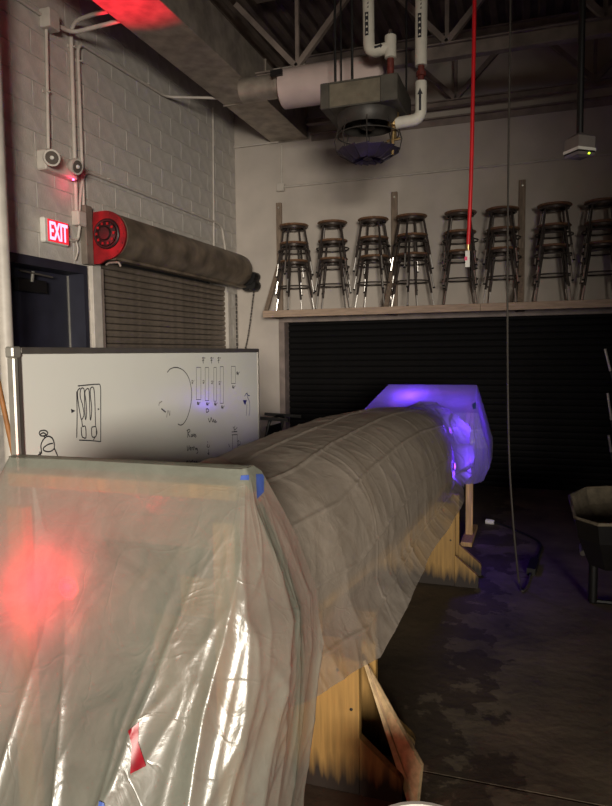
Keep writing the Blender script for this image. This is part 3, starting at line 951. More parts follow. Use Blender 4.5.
# ------------------------------------------------------------------ stool shelf
SD = 0.50
SHX0 = -3.06
SHZ = 2.10
YS = YB-SD
sf = thing('stool_shelf', ((SHX0+2.6)/2, YB, SHZ), 'long timber shelf of stools above the black door', 'shelf')
MB().box((SHX0, YS, SHZ-0.02), (2.8, YB-0.002, SHZ), 0.002).build('deck_board', M_SHELF, sf)
MB().box((SHX0, YS-0.038, SHZ-0.075), (-0.55, YS, SHZ+0.006), 0.003).build('front_rail', M_SHELF, sf)
MB().box((-0.548, YS-0.038, SHZ-0.075), (2.8, YS, SHZ+0.006), 0.003).build('front_rail', M_SHELF, sf)
UPX = []
for px_, py_ in ((279, 203), (394.5, 192), (522.5, 180), (668, 170)):
    t_ = ony(px_, py_, YB-0.02)
    UPX.append(t_.x)
    MB().box((t_.x-0.035, YB-0.04, SHZ), (t_.x+0.035, YB-0.002, t_.z), 0.003).build('upright', M_UPRIGHT, sf)
    MB().obox((t_.x, YB-0.03, SHZ+0.62), (t_.x, YS+0.01, SHZ+0.01), 0.05, 0.035).build('brace', M_UPRIGHT, sf)
    MB().box((t_.x-0.04, YS, SHZ-0.07), (t_.x+0.04, YB-0.002, SHZ-0.02), 0.003).build('bearer', M_UPRIGHT, sf)
    MB().lathe([(0, -0.006), (0.012, -0.004), (0.012, 0)], 8, (t_.x, YB-0.04, t_.z-0.06), 'y').build('bolt', M_ALU, sf)

# ------------------------------------------------------------------ stools
SHT = 0.61
parts_src = []


def stool_parts():
    b = MB(); b.lathe([(0, SHT-0.028), (0.150, SHT-0.028), (0.172, SHT-0.022), (0.178, SHT-0.012), (0.172, SHT-0.002), (0.15, SHT), (0.0, SHT-0.004)], 28)
    out = [('seat', b.mesh('seat', smooth=True), M_SEAT, None)]
    b = MB(); b.lathe([(0.135, SHT-0.05), (0.15, SHT-0.05), (0.15, SHT-0.028), (0.135, SHT-0.028)], 24)
    out.append(('seat_band', b.mesh('seat_band', smooth=True), M_STOOL, None))
    for k in range(4):
        a = PI/4+k*PI/2
        c, s = math.cos(a), math.sin(a)
        rt, rb = 0.142, 0.248
        def at(z_):
            r = rt+(rb-rt)*(1-z_/(SHT-0.05))
            return Vector((r*c, r*s, z_))
        b = MB().tube([Vector((0.10*c, 0.10*s, SHT-0.034)), Vector((0.135*c, 0.135*s, SHT-0.04)), at(SHT-0.07), at(0.16)], 0.0125, 8)
        out.append(('leg', b.mesh('leg', smooth=True), M_STOOL, None))
        b = MB().tube([at(0.17), at(0.012)], 0.0095, 8)
        out.append(('leg_extension', b.mesh('leg_extension', smooth=True), M_CHROME, len(out)-1))
        b = MB().tube([at(0.014), at(0.0)], 0.014, 8)
        out.append(('foot', b.mesh('foot', smooth=True), M_BLACKRUB, len(out)-2))
    zr = 0.295
    rr = 0.142+0.106*(1-zr/(SHT-0.05))
    b = MB().tube([Vector((rr*math.cos(2*PI*j/32), rr*math.sin(2*PI*j/32), zr)) for j in range(32)], 0.0085, 7, closed=True)
    out.append(('foot_ring', b.mesh('foot_ring', smooth=True), M_STOOL, None))
    return out


SPARTS = stool_parts()
for n, me, mm, _ in SPARTS:
    me.materials.append(mm)


def stool(loc, rz, label, group, tilt=0.0):
    t = thing('stool', loc, label, 'stool', group, rz)
    made = []
    for n, me, mm, par in SPARTS:
        o = bpy.data.objects.new(n, me)
        o.parent = made[par] if par is not None else t
        COL.objects.link(o)
        made.append(o)
    return t


ORD = ['first', 'second', 'third', 'fourth', 'fifth', 'sixth', 'seventh', 'eighth']
stacks = [(294, 45), (332.5, 6), (373.5, -4), (412, 42), (460, 8), (503, -6), (554, 3), (602, -2)]
for i, (px_, rz) in enumerate(stacks):
    c = ony(px_, 220-2.8*i, YB-0.27)
    for lev in range(3):
        nm = ('bottom', 'middle', 'top')[lev]
        stool((c.x+random.uniform(-.008, .008), YB-0.262+random.uniform(-.005, .005), SHZ+0.212*lev), math.radians(rz+random.uniform(-4, 4)*lev),
              f'{nm} wooden-seat metal stool in the {ORD[i]} stack from the block wall', 'stools stacked in threes on the shelf')

# ------------------------------------------------------------------ hanging red hose, drop cord, ceiling sensor
HY = 4.75
hp = [ony(475, -60, HY), ony(474.5, 0, HY), ony(473.2, 80, HY), ony(471, 180, HY), ony(468.2, 246, HY)]
hp = [Vector((hp[0].x, HY, ZDECK))]+hp
hz = thing('air_hose', (hp[-1].x, HY, hp[-1].z), 'red air hose hanging from the roof in front of stools', 'hose')
MB().tube(arc_pts(hp, 6), 0.0135, 10).build('hose', M_REDHOSE, hz, True)
e = hp[-1]
MB().lathe([(0.0, 0.01), (0.014, 0.01), (0.014, -0.01), (0.011, -0.03), (0.0, -0.03)], 10, e, 'z').build('brass_fitting', M_BRASS, hz, True)
MB().lathe([(0.0, -0.03), (0.013, -0.03), (0.016, -0.05), (0.016, -0.13), (0.010, -0.14), (0, -0.14)], 12, e, 'z').build('coupler', M_CHROME, hz, True)
MB().box((e.x-0.017, HY-0.024, e.z-0.145), (e.x+0.013, HY-0.02, e.z-0.035)).build('paper_tag', M_TAG, hz)
MB().box((e.x-0.021, HY-0.026, e.z-0.10), (e.x-0.003, HY-0.0245, e.z-0.075)).build('tag_sticker', M_PINK, hz)

CY = 4.6
fx = onz(521, 590).x
top_x = ony(509.5, 0, CY).x
cps = [Vector((ony(508, 300, CY).x, CY, ZDECK)), ony(508.5, 150, CY), ony(507.5, 330, CY), ony(509, 450, CY), ony(513, 520, CY), ony(517, 565, CY)]
k0 = onz(522, 591, 0.012)
cord = thing('extension_cord', (k0.x, k0.y, 0), 'black cord hanging from the roof and looping on the floor', 'cord')
fl_pts = [onz(519, 582, 0.03), k0, onz(527, 586, 0.012), onz(530, 576, 0.012)]
MB().tube(arc_pts(cps+fl_pts, 6), 0.0065, 8).build('cable', mat('cord_jacket', s2l(66, 60, 54), 0.6), cord, True)
f2 = [onz(534, 566, 0.02), onz(540, 553, 0.012), onz(541, 545, 0.012), onz(533, 538, 0.012), onz(515, 530, 0.012), onz(503, 525, 0.012), onz(494, 522.5, 0.015)]
MB().tube(arc_pts([fl_pts[-1]]+f2, 5), 0.0095, 8).build('cable', M_BLACKRUB, cord, True)
c1, c2 = onz(531, 572, 0.025), onz(535, 561, 0.025)
MB().obox(c1, c2, 0.06, 0.05).build('inline_switch', M_BLACK, cord)
g1, g2 = onz(494, 522.3, 0.02), onz(486, 521.3, 0.02)
MB().tube([g1, g1+(g2-g1)*0.3, g2], [0.02, 0.026, 0.024], 10).build('plug', M_WHITEPL, cord, True)

AY = 4.6
ac = ony(579.5, 150, AY)
ap = thing('ceiling_sensor', (ac.x, AY, ac.z), 'boxy white-rimmed sensor with green light on black pole', 'sensor')
MB().tube([(ac.x, AY, ac.z+0.10), (ac.x, AY, ZDECK)], 0.021, 12).build('pole', M_BLACK, ap, True)
rot = math.radians(38)


def rsq(h_, z_, n=4, ph=rot):
    return [Vector((ac.x+h_*math.cos(ph+PI/4+2*PI*k/n), AY+h_*math.sin(ph+PI/4+2*PI*k/n), z_)) for k in range(n)]


def frustum(rings):
    b = MB(); n = len(rings[0])
    vs = [p for r in rings for p in r]
    fs = [(i*n+j, i*n+(j+1) % n, (i+1)*n+(j+1) % n, (i+1)*n+j) for i in range(len(rings)-1) for j in range(n)]
    fs += [tuple(range(n))[::-1], tuple((len(rings)-1)*n+j for j in range(n))]
    return b.add(vs, fs)


frustum([rsq(0.090, ac.z+0.0), rsq(0.090, ac.z+0.070), rsq(0.028, ac.z+0.10)]).build('housing', M_GREYPL, ap)
frustum([rsq(0.096, ac.z-0.018), rsq(0.096, ac.z-0.0)]).build('rim', M_WHITEPL, ap)
frustum([rsq(0.090, ac.z-0.028), rsq(0.090, ac.z-0.018)]).build('gasket', M_BLACK, ap)
frustum([rsq(0.04, ac.z-0.052), rsq(0.08, ac.z-0.043), rsq(0.094, ac.z-0.028)]).build('lens_cover', M_GREYPL, ap)
lg = ony(588, 153.5, AY-0.03)
MB().lathe([(0, -0.006), (0.011, -0.003), (0.013, 0.004), (0, 0.008)], 10, (lg.x, lg.y, lg.z), 'z').build('status_led', M_GREENLED, ap, label='green status light')

# ------------------------------------------------------------------ whiteboard
XB = -1.95
wy0 = onx(10, 346, XB).y
wy1 = onx(258.5, 350, XB).y
wz1 = 1.637
wz0 = wz1-1.2
wbd = thing('whiteboard', (XB, (wy0+wy1)/2, 0), 'large rolling whiteboard covered in marker sketches', 'whiteboard')
MB().box((XB-0.018, wy0+0.02, wz0+0.02), (XB-0.004, wy1-0.012, wz1-0.02)).build('writing_surface', M_BOARD, wbd)
MB().box((XB-0.028, wy0+0.05, wz1-0.028), (XB+0.006, wy1, wz1), 0.004).build('top_rail', M_ALUDK, wbd)
MB().box((XB-0.028, wy0+0.05, wz0), (XB+0.006, wy1, wz0+0.03), 0.004).build('bottom_rail', M_ALUDK, wbd)
MB().box((XB-0.028, wy0+0.006, wz0), (XB+0.008, wy0+0.034, wz1-0.04), 0.006).build('end_rail', M_ALU, wbd)
MB().box((XB-0.028, wy0+0.034, wz0+0.03), (XB+0.004, wy0+0.05, wz1-0.028)).build('end_channel', M_ALUDK, wbd)
MB().box((XB-0.028, wy1-0.012, wz0), (XB+0.004, wy1, wz1-0.004), 0.003).build('end_rail', M_ALUDK, wbd)
MB().box((XB-0.030, wy0, wz1-0.042), (XB+0.010, wy0+0.05, wz1+0.002), 0.006).build('corner_cap', M_ALU, wbd)
for yy in (wy0+0.25, wy1-0.25):
    MB().box((XB-0.07, yy-0.02, 0.08), (XB-0.03, yy+0.02, wz1-0.1), 0.004).build('leg', M_ALUDK, wbd)
    MB().box((XB-0.32, yy-0.02, 0.06), (XB+0.22, yy+0.02, 0.10), 0.004).build('foot_bar', M_ALUDK, wbd)
    for xx in (XB-0.29, XB+0.19):
        MB().lathe([(0, -0.012), (0.025, -0.012), (0.03, -0.006), (0.03, 0.006), (0.025, 0.012), (0, 0.012)], 14, (xx, yy, 0.03), 'y').build('caster', M_BLACKRUB, wbd, True)
MB().box((XB-0.004, wy0+0.3, wz0+0.03), (XB+0.07, wy1-0.3, wz0+0.045)).build('pen_tray', M_ALUDK, wbd)

XM = XB-0.0025


def stroke(pts, w=0.004, m_=None, smooth=True, name='marker_stroke'):
    P = [onx(x, y, XM) for x, y in pts]
    if smooth and len(P) > 2:
        P = arc_pts(P, 6)
    b = MB()
    vs, fs = [], []
    for i, p in enumerate(P):
        d_ = P[min(i+1, len(P)-1)]-P[max(i-1, 0)]
        s_ = Vector((0, -d_.z, d_.y)).normalized()*w/2
        vs += [p-s_, p+s_]
    fs = [(2*i, 2*i+1, 2*i+3, 2*i+2) for i in range(len(P)-1)]
    b.add(vs, fs)
    return b.build(name, m_ or M_INK, wbd, fix=False)


def z4(cx, cy, s):      # coordinates read in an enlarged crop
    return lambda pts: [(cx+x/s, cy+y/s) for x, y in pts]


A = z4(60, 360, 7.325)
for pts in ([(130, 190), (210, 182), (270, 178), (295, 190), (298, 300), (298, 450), (298, 600)], [(298, 598), (220, 590), (140, 587)],
            [(122, 230), (125, 400), (122, 570)],
            [(148, 205), (128, 230), (132, 300), (148, 400), (158, 435), (175, 400), (165, 330), (148, 270), (150, 220), (165, 205), (178, 225), (180, 320), (186, 435), (195, 390), (190, 310), (182, 240), (195, 213), (210, 215), (215, 270), (222, 440), (232, 360), (222, 260), (222, 215), (235, 198), (248, 215), (255, 300), (260, 490)],
            [(158, 435), (165, 490)], [(155, 490), (160, 555), (175, 570), (190, 565), (186, 490), (165, 488)],
            [(230, 495), (235, 560), (262, 560), (266, 530), (262, 490), (232, 492)], [(265, 500), (270, 540), (245, 585)]):
    stroke(A(pts), 0.0055)
for tri in ([(80, 358), (112, 372), (84, 390)], [(276, 352), (290, 360), (277, 368)]):
    P = [onx(x, y, XM) for x, y in A(tri)]
    MB().prism(P, (0.0006, 0, 0)).build('marker_dot', M_INK, wbd)
B = z4(0, 330, 5.757)
for pts in ([(225, 598), (232, 582), (258, 578), (274, 590), (268, 605), (240, 610), (226, 600)], [(232, 600), (250, 592), (266, 602)],
            [(240, 712), (236, 660), (255, 625), (280, 612), (305, 630), (312, 680), (285, 700), (255, 695), (250, 680), (275, 660), (305, 652)], [(312, 680), (332, 725)], [(218, 722), (240, 705)], [(228, 700), (234, 722)], [(255, 610), (258, 625)]):
    stroke(B(pts), 0.006)
C = z4(150, 340, 5.1)
stroke(C([(88, 165), (105, 147), (135, 140), (170, 155), (198, 195), (212, 260), (208, 330), (192, 390), (172, 425), (155, 434), (142, 428)]), 0.0055)
stroke(C([(45, 335), (48, 322), (62, 312)]), 0.006, M_INKL)
stroke(C([(58, 350), (80, 368)]), 0.008)
stroke(C([(84, 395), (92, 360), (100, 385), (102, 360)]), 0.005, M_INKL)
mI = mat('grey_marker_ink', s2l(92, 90, 92), 0.6, var=0.05, scale=50)
Dz = z4(180, 350, 7.463)
for x0, x1, y0, y1 in ((122, 156, 130, 370), (188, 214, 130, 378), (252, 272, 130, 382), (300, 324, 124, 398), (383, 414, 122, 250)):
    for a_, b_ in (((x0, y0), (x1, y0)), ((x1, y0), (x1, y1)), ((x1, y1), (x0, y1)), ((x0, y1), (x0, y0))):
        stroke(Dz([a_, b_]), 0.0042, mI, False)
# measurements written round the drawn bars
for x, y in ((170, 55), (232, 55), (285, 55)):
    stroke(Dz([(x-5, y+8), (x+4, y), (x+2, y+25), (x+4, y+45)]), 0.006, M_INK)
    stroke(Dz([(x-4, y+24), (x+10, y+20)]), 0.005, M_INK)
    stroke(Dz([(x+12, y), (x+11, y+10)]), 0.005, M_INK, False); stroke(Dz([(x+17, y), (x+16, y+10)]), 0.005, M_INK, False)
for x, y in ((85, 232), (168, 232), (232, 235), (287, 240)):
    stroke(Dz([(x, y), (x+10, y-4), (x+12, y+8), (x+2, y+14), (x+12, y+18)]), 0.006, M_INKL)
    stroke(Dz([(x+20, y-8), (x+19, y+2)]), 0.005, M_INKL, False)
for x, y in ((128, 390), (196, 395), (256, 395), (308, 418), (390, 268), (422, 165)):
    stroke(Dz([(x, y+2), (x+8, y), (x+2, y+14), (x+14, y+12)]), 0.007, M_INK)
    stroke(Dz([(x+16, y), (x+12, y+22)]), 0.006, M_INK)
    stroke(Dz([(x+22, y-4), (x+21, y+6)]), 0.005, M_INK, False)
stroke(Dz([(196, 440), (198, 465), (214, 455), (208, 440), (196, 440)]), 0.006, M_INK)
# "Wide" scribble, small blue figure
Ez = z4(180, 410, 7.65)
stroke(Ez([(215, 62), (228, 92), (238, 58), (250, 92), (258, 70), (262, 95), (272, 76), (270, 95), (282, 88)]), 0.006, M_INK)
F_ = z4(240, 330, 6.12)
P = [onx(x, y, XM) for x, y in F_([(17, 430), (42, 428), (32, 460), (24, 448)])]
MB().prism(P, (0.0006, 0, 0)).build('marker_dot', M_BLUEINK, wbd)
stroke(F_([(28, 405), (40, 388), (50, 400), (60, 402)]), 0.007, M_BLUEINK)
stroke(F_([(44, 382), (46, 410), (58, 440), (60, 490), (55, 525)]), 0.006, M_BLUEINK)
stroke(F_([(42, 455), (40, 500), (38, 525)]), 0.005, M_BLUEINK)


def script(word_pts):
    for s_ in word_pts:
        stroke(Ez(s_), 0.0055, M_INK)


# the handwritten words: Roles, Venting, plotting and the small note beside them
script([[(58, 150), (60, 180), (58, 212)], [(52, 160), (70, 148), (76, 162), (62, 180), (78, 208)], [(84, 198), (90, 188), (96, 196), (90, 206), (84, 198)],
        [(98, 206), (100, 180)], [(104, 200), (112, 190), (108, 184), (104, 196), (114, 206)], [(122, 184), (116, 192), (124, 200), (116, 210)]])
script([[(54, 272), (60, 312), (72, 270)], [(76, 300), (84, 290), (78, 284), (74, 298), (84, 308)], [(90, 308), (90, 288), (98, 290), (100, 308)],
        [(106, 274), (106, 308)], [(102, 286), (112, 284)], [(116, 290), (117, 306)], [(122, 306), (122, 290), (130, 306)], [(134, 292), (126, 298), (134, 304), (136, 325), (126, 332)]])
script([[(50, 390), (50, 425)], [(48, 396), (60, 390), (58, 406), (50, 408)], [(70, 380), (70, 406)], [(78, 398), (86, 392), (86, 402), (78, 402)],
        [(94, 380), (94, 404)], [(90, 390), (100, 388)], [(104, 392), (105, 404)], [(110, 404), (112, 392), (120, 404)], [(130, 390), (124, 398), (132, 400), (130, 418), (120, 420)]])
script([[(210, 240), (214, 250)], [(214, 260), (206, 280), (222, 284), (226, 266)], [(220, 300), (216, 335), (224, 340)], [(210, 336), (224, 328)]])
script([[(405, 128), (420, 150), (438, 132)], [(420, 120), (414, 160), (436, 164)], [(395, 168), (438, 166)], [(396, 190), (440, 188)], [(402, 190), (402, 300)], [(438, 190), (440, 330)],
        [(372, 260), (380, 285)], [(440, 240), (452, 236), (444, 270), (458, 262)], [(462, 240), (460, 268)], [(415, 320), (420, 350)], [(425, 368), (440, 366)]])

# ------------------------------------------------------------------ black chair by the back wall
chx, chy = -2.62, 6.4
chr_ = thing('folding_chair', (chx, chy, 0), 'black metal chair between the whiteboard and rolling door', 'chair')
for s_ in (-1, 1):
    yy = chy+s_*0.2
    MB().tube(bend([(chx-0.22, yy, 0.0), (chx-0.03, yy, 0.45), (chx+0.10, yy, 0.93), (chx+0.10, chy, 0.95)], 0.05), 0.016, 8).build('back_frame', M_BLACK, chr_, True)
    MB().tube([(chx+0.24, yy, 0.0), (chx-0.05, yy, 0.6)], 0.014, 8).build('leg', M_BLACK, chr_, True)
MB().box((chx-0.24, chy-0.19, 0.44), (chx+0.16, chy+0.19, 0.47), 0.01).build('seat', M_BLACK, chr_)
MB().obox((chx+0.065, chy-0.2, 0.80), (chx+0.065, chy+0.2, 0.80), 0.02, 0.12).build('backrest', M_BLACK, chr_)
MB().obox((chx+0.3, chy-0.2, 0.93), (chx-0.12, chy-0.2, 0.95), 0.03, 0.03).build('armrest', M_BLACK, chr_)
MB().obox((chx+0.3, chy+0.2, 0.93), (chx-0.12, chy+0.2, 0.95), 0.03, 0.03).build('armrest', M_BLACK, chr_)

# ------------------------------------------------------------------ wheelbarrow with dried concrete
wzr = 0.655


def wr_(x, y):
    return onz(x, y, wzr)


rim = [wr_(569.5, 496), wr_(575, 518), wr_(598, 525), Vector((1.05, 3.98, wzr)), Vector((1.12, 4.95, wzr)), wr_(607, 487.5), wr_(586, 488.5)]
cen = sum(rim, Vector())/len(rim)
wbw = thing('wheelbarrow', (cen.x, cen.y, 0), 'black wheelbarrow caked with dry grey concrete', 'wheelbarrow')


def ring_at(scale, z_):
    return [Vector((cen.x+(p.x-cen.x)*scale, cen.y+(p.y-cen.y)*scale, z_)) for p in rim]


n = len(rim)


def shell(rings, cap=True):
    b = MB()
    b.add([p for r_ in rings for p in r_], [(i*n+j, i*n+(j+1) % n, (i+1)*n+(j+1) % n, (i+1)*n+j) for i in range(len(rings)-1) for j in range(n)] + ([tuple((len(rings)-1)*n+j for j in range(n))] if cap else []))
    return b


shell([ring_at(1.0, wzr), ring_at(0.93, wzr-0.12), ring_at(0.72, wzr-0.30)]).build('tray', M_BLACK, wbw, fix=False)
shell([ring_at(0.985, wzr-0.004), ring_at(0.90, wzr-0.10), ring_at(0.66, wzr-0.20)]).build('concrete_crust', M_CONC, wbw, fix=False)
MB().tube(ring_at(1.0, wzr+0.002), 0.010, 8, closed=True).build('rim', M_CONC, wbw, True)
lf = onz(589, 603)
lxx = (lf.x+0.02, lf.x+0.55)
for xx in lxx:
    MB().tube([(xx, lf.y, 0.016), (xx, lf.y-0.02, wzr-0.24)], 0.028, 10).build('leg', M_BLACK, wbw, True)
    MB().tube([(xx, lf.y-0.35, wzr-0.27), (xx+(-0.10 if xx == lxx[1] else 0.1), lf.y+1.05, 0.26)], 0.02, 10).build('handle', M_BLACK, wbw, True)
MB().tube([(lxx[0]-0.02, lf.y, 0.016), (lxx[1]+0.02, lf.y, 0.016)], 0.016, 8).build('skid', M_BLACK, wbw, True)
bt = onz(582.5, 552, 0.33)
MB().lathe([(0, -0.03), (0.018, -0.028), (0.018, 0.0), (0.01, 0.16), (0, 0.16)], 10, (bt.x, bt.y, bt.z), 'y').build('bolt', M_ALU, wbw, True)
MB().lathe([(0.10, -0.04), (0.17, -0.045), (0.19, -0.02), (0.19, 0.02), (0.17, 0.045), (0.10, 0.04)], 24, ((lxx[0]+lxx[1])/2, lf.y+1.02, 0.19), 'x').build('wheel', M_BLACKRUB, wbw, True)

# thin rods with bright sleeves standing behind the wheelbarrow
for k, (xa, ya, xb_, yb2) in enumerate(((605.0, 349, 610.5, 371), (607.5, 393, 611.5, 420), (608.5, 435, 611, 452))):
    Yk = 5.45+0.06*k
    a_, b_ = ony(xa, ya, Yk), ony(xb_, yb2, Yk)
    d_ = (b_-a_).normalized()
    ft = a_+d_*(a_.z/(-d_.z))
    rdn = ['tallest', 'middle', 'shortest'][k]
    r_ = thing('steel_rod', (ft.x, ft.y, 0), f'{rdn} of three dark rods with bright sleeves behind the wheelbarrow', 'rod', 'rods behind the wheelbarrow')
    MB().tube([ft, b_], 0.008, 8).build('shaft', M_BLACK, r_, True)
    MB().tube([b_, a_], 0.010, 8).build('sleeve', M_CHROME, r_, True)


# ------------------------------------------------------------------ canoe stands
def stand(Yf, Yb, xr, half, ztop, label, n_boards=3):
    xc = xr-half
    t = thing('canoe_stand', (xc, (Yf+Yb)/2, 0), label, 'stand', 'wooden stands under the canoe')
    for Y0 in (Yf, Yb-0.036):
        w = 2*half/n_boards
        for k in range(n_boards):
            xa = xc-half+k*w
            MB().box((xa+0.0012, Y0, 0.002), (xa+w-0.0012, Y0+0.036, ztop-0.16), 0.002).build('board', M_WETPINE, t)
        for s_ in (-1, 1):
            xe = xc+s_*half
            foot = [(xe, Y0, 0.002), (xe+s_*0.155, Y0, 0.002), (xe+s_*0.155, Y0, 0.078), (xe+s_*0.148, Y0, 0.09), (xe, Y0, 0.215)]
            MB().prism(foot, (0, 0.036, 0)).build('foot', M_WETPINE, t)
        for dz in (0.32, 0.46):
            MB().lathe([(0, -0.003), (0.006, -0.002), (0.006, 0)], 8, (xr-0.03-0.05*(dz > .4), Y0, dz), 'y').build('screw', M_BLACK, t)
    MB().box((xc-half+0.03, Yf+0.036, 0.10), (xr-0.055, Yb-0.036, ztop-0.165), 0.002).build('core_block', M_PINE, t)
    MB().box((xc-half+0.12, Yf+0.01, ztop-0.16), (xr-0.14, Yb-0.01, ztop), 0.002).build('cradle', M_PINE, t)
    return t


stand(2.22, 2.52, -0.575, 0.42, 0.74, 'pine canoe stand with plywood strip leaning against it')
stand(4.50, 4.80, -0.49, 0.42, 0.74, 'pine canoe stand with splayed feet below the purple end')

# plywood brace leaning against the near stand
A1, B1, C1, D1 = ony(368.5, 664, 2.42), ony(424, 764, 2.262), onz(420, 803), onz(411.5, 804)
A0 = ony(366, 660, 2.40)
C1.z = 0.003; D1.z = 0.003
poly = [A0, A1, B1, C1, D1]
nrm = (B1-A1).cross(C1-A1).normalized()
if nrm.x > 0:
    nrm = -nrm
pk = thing('plywood_brace', (C1.x, C1.y, 0), 'pale plywood strip leaning on a pine canoe stand', 'plank')
MB().prism(poly, nrm*0.004+Vector((0, 0, 0))).build('face_veneer', M_PLY, pk)
MB().prism([p+nrm*0.0035 for p in poly], nrm*0.016).build('core', M_PLYEDGE, pk)

# bucket at the bottom of the view
br = onz(425, 802.5, 0.37)
bcx, bcy = br.x+0.02, br.y-0.15
bkt = thing('bucket', (bcx, bcy, 0), 'white plastic bucket standing in front of the plywood brace', 'bucket')
MB().lathe([(0, 0.003), (0.125, 0.003), (0.145, 0.36), (0.152, 0.365), (0.152, 0.372), (0.140, 0.372), (0.12, 0.01), (0, 0.01)], 32, (bcx, bcy, 0), 'z').build('tub', M_WHITEPL, bkt, True)
MB().lathe([(0.142, 0.30), (0.156, 0.30), (0.156, 0.315), (0.142, 0.315)], 32, (bcx, bcy, 0), 'z').build('rib', M_WHITEPL, bkt, True)
MB().tube([(bcx+0.15*math.cos(a), bcy-0.10*math.sin(a)-0.03, 0.31-0.14*math.sin(a)) for a in [PI*j/14 for j in range(15)]], 0.003, 6).build('handle', M_ALU, bkt, True)


# ------------------------------------------------------------------ canoe and its plastic sheets
def ax(Y):
    return -1.055+0.053*(Y-1.53)


def lerp_tab(tab, y):
    ys_ = [t[0] for t in tab]
    return float(np.interp(y, ys_, [t[1] for t in tab]))


RIDGE = [(1.3, 1.10), (1.6, 1.13), (2.0, 1.165), (2.6, 1.208), (3.4, 1.245), (4.2, 1.235), (5.0, 1.165), (5.5, 1.09), (6.1, 0.96)]
HALFW = [(1.3, 0.16), (1.6, 0.30), (2.0, 0.38), (2.6, 0.425), (3.4, 0.43), (4.2, 0.41), (4.6, 0.36), (5.0, 0.285), (5.5, 0.18), (6.1, 0.10)]
GUN = 0.76


def smooth_tab(tab, y):
    return sum(lerp_tab(tab, y+d_) for d_ in (-0.25, -0.12, 0, 0.12, 0.25))/5


# hull, bottom up
NY, NU = 70, 33
hv, hf = [], []
for i in range(NY+1):
    y = 1.64+(6.0-1.64)*i/NY
    zr, hw = smooth_tab(RIDGE, y)-0.02, smooth_tab(HALFW, y)-0.012
    for j in range(NU):
        a = PI*j/(NU-1)
        c_, s_ = math.cos(a), math.sin(a)
        hv.append((ax(y)-hw*math.copysign(abs(c_)**0.75, c_), y, GUN+(zr-GUN)*abs(s_)**0.8))
for i in range(NY):
    for j in range(NU-1):
        hf.append((i*NU+j, i*NU+j+1, (i+1)*NU+j+1, (i+1)*NU+j))
cn = thing('canoe', (ax(3.7), 3.7, GUN), 'upturned canoe hull under plastic sheeting on pine stands', 'canoe')
MB().add(hv, hf).build('hull', M_HULL, cn, 'all', fix=False)
for s_ in (-1, 1):
    MB().tube([(ax(y)+s_*(smooth_tab(HALFW, y)-0.012), y, GUN) for y in np.linspace(1.64, 6.0, 40)], 0.016, 8).build('gunwale', M_PINE, cn, True)


def nz(x, y, z_=0.0):
    return noise.noise(Vector((x, y, z_)))


# sheet over the hull
HEM = [(1.6, 0.62), (2.0, 0.54), (2.31, 0.49), (2.49, 0.54), (2.68, 0.57), (3.09, 0.62), (3.55, 0.63), (4.1, 0.63), (5.0, 0.62), (5.7, 0.60)]
NY, NU = 560, 330
Y0s, Y1s = 1.62, 5.62
cv = np.zeros(((NY+1)*NU, 3))
crease_u = [0.06, 0.19, 0.31, 0.42, 0.53, 0.635, 0.74, 0.86, 0.95]
crease_y = [1.95, 2.55, 3.05, 3.78, 4.35, 4.95, 5.3]
cv_l = []
def canoe_profile(y, NU):
    """cross-section of the draped sheet at station y: offsets, heights, outward normals, girth"""
    zr, hw = smooth_tab(RIDGE, y)+0.004, smooth_tab(HALFW, y)+0.012
    hem = lerp_tab(HEM, y)+0.018*nz(y*3.1, 7.3)
    # profile in (dx, z): hanging right side, hull arch, hanging left side
    prof = []
    hang = 0.075+0.03*nz(y*1.7, 2.0)
    for k in range(9):
        t = k/8
        prof.append((hw+hang*(1-t)**1.2, hem+(GUN-0.05-hem)*t))
    for k in range(1, 40):
        a = PI*k/40
        c_, s_ = math.cos(a), math.sin(a)
        prof.append((hw*math.copysign(abs(c_)**0.75, c_), GUN-0.05+(zr-GUN+0.05)*abs(s_)**0.72))
    for k in range(9):
        t = 1-k/8
        prof.append((-hw-hang*(1-t)**1.2, hem+0.06+(GUN-0.11-hem)*t))
    P = np.array(prof)
    L = np.concatenate([[0], np.cumsum(np.hypot(*(P[1:]-P[:-1]).T))])
    Lt = L[-1]
    us = np.linspace(0, 1, NU)
    X_ = np.interp(us*Lt, L, P[:, 0]); Z_ = np.interp(us*Lt, L, P[:, 1])
    dx = np.gradient(X_); dz = np.gradient(Z_)
    ln = np.hypot(dx, dz)+1e-9
    return us, X_, Z_, dz/ln, -dx/ln, Lt


for i in range(NY+1):
    y = Y0s+(Y1s-Y0s)*i/NY
    us, X_, Z_, nx_, nz_, Lt = canoe_profile(y, NU)
    for j in range(NU):
        u_ = us[j]; s_ = u_*Lt
        hgt = 0.006*nz(s_*3.2, y*2.6, 1.0)
        # slack wrinkles that run down the sides, sharper and fewer over the top
        side = abs(2*u_-1)
        rd_ = 1-abs(nz(y*3.0+0.9*s_, s_*0.9, 4.0))*2
        hgt += (0.003+0.004*side)*max(0, rd_)**3
        rd_ = 1-abs(nz(y*6.5-0.8*s_, s_*2.0, 9.0))*2.2
        hgt += 0.003*max(0, rd_)**4
        for cu in crease_u:
            dd = (u_-cu-0.006*nz(y*0.9, cu*9))*Lt
            if abs(dd) < 0.04:
                hgt += 0.008*math.exp(-(dd/0.0065)**2)
        for cy in crease_y:
            dd = y-cy-0.10*nz(s_*1.1, cy*3)-0.16*(u_-0.5)
            if abs(dd) < 0.04:
                hgt += 0.003*math.exp(-(dd/0.007)**2)
        xw = ax(y)+X_[j]+nx_[j]*hgt
        bump_ = 0.12*math.exp(-((xw+0.95)/0.13)**2-((y-1.86)/0.16)**2) if Z_[j] > 0.95 else 0.0
        cv_l.append((xw, y, Z_[j]+nz_[j]*hgt+bump_))
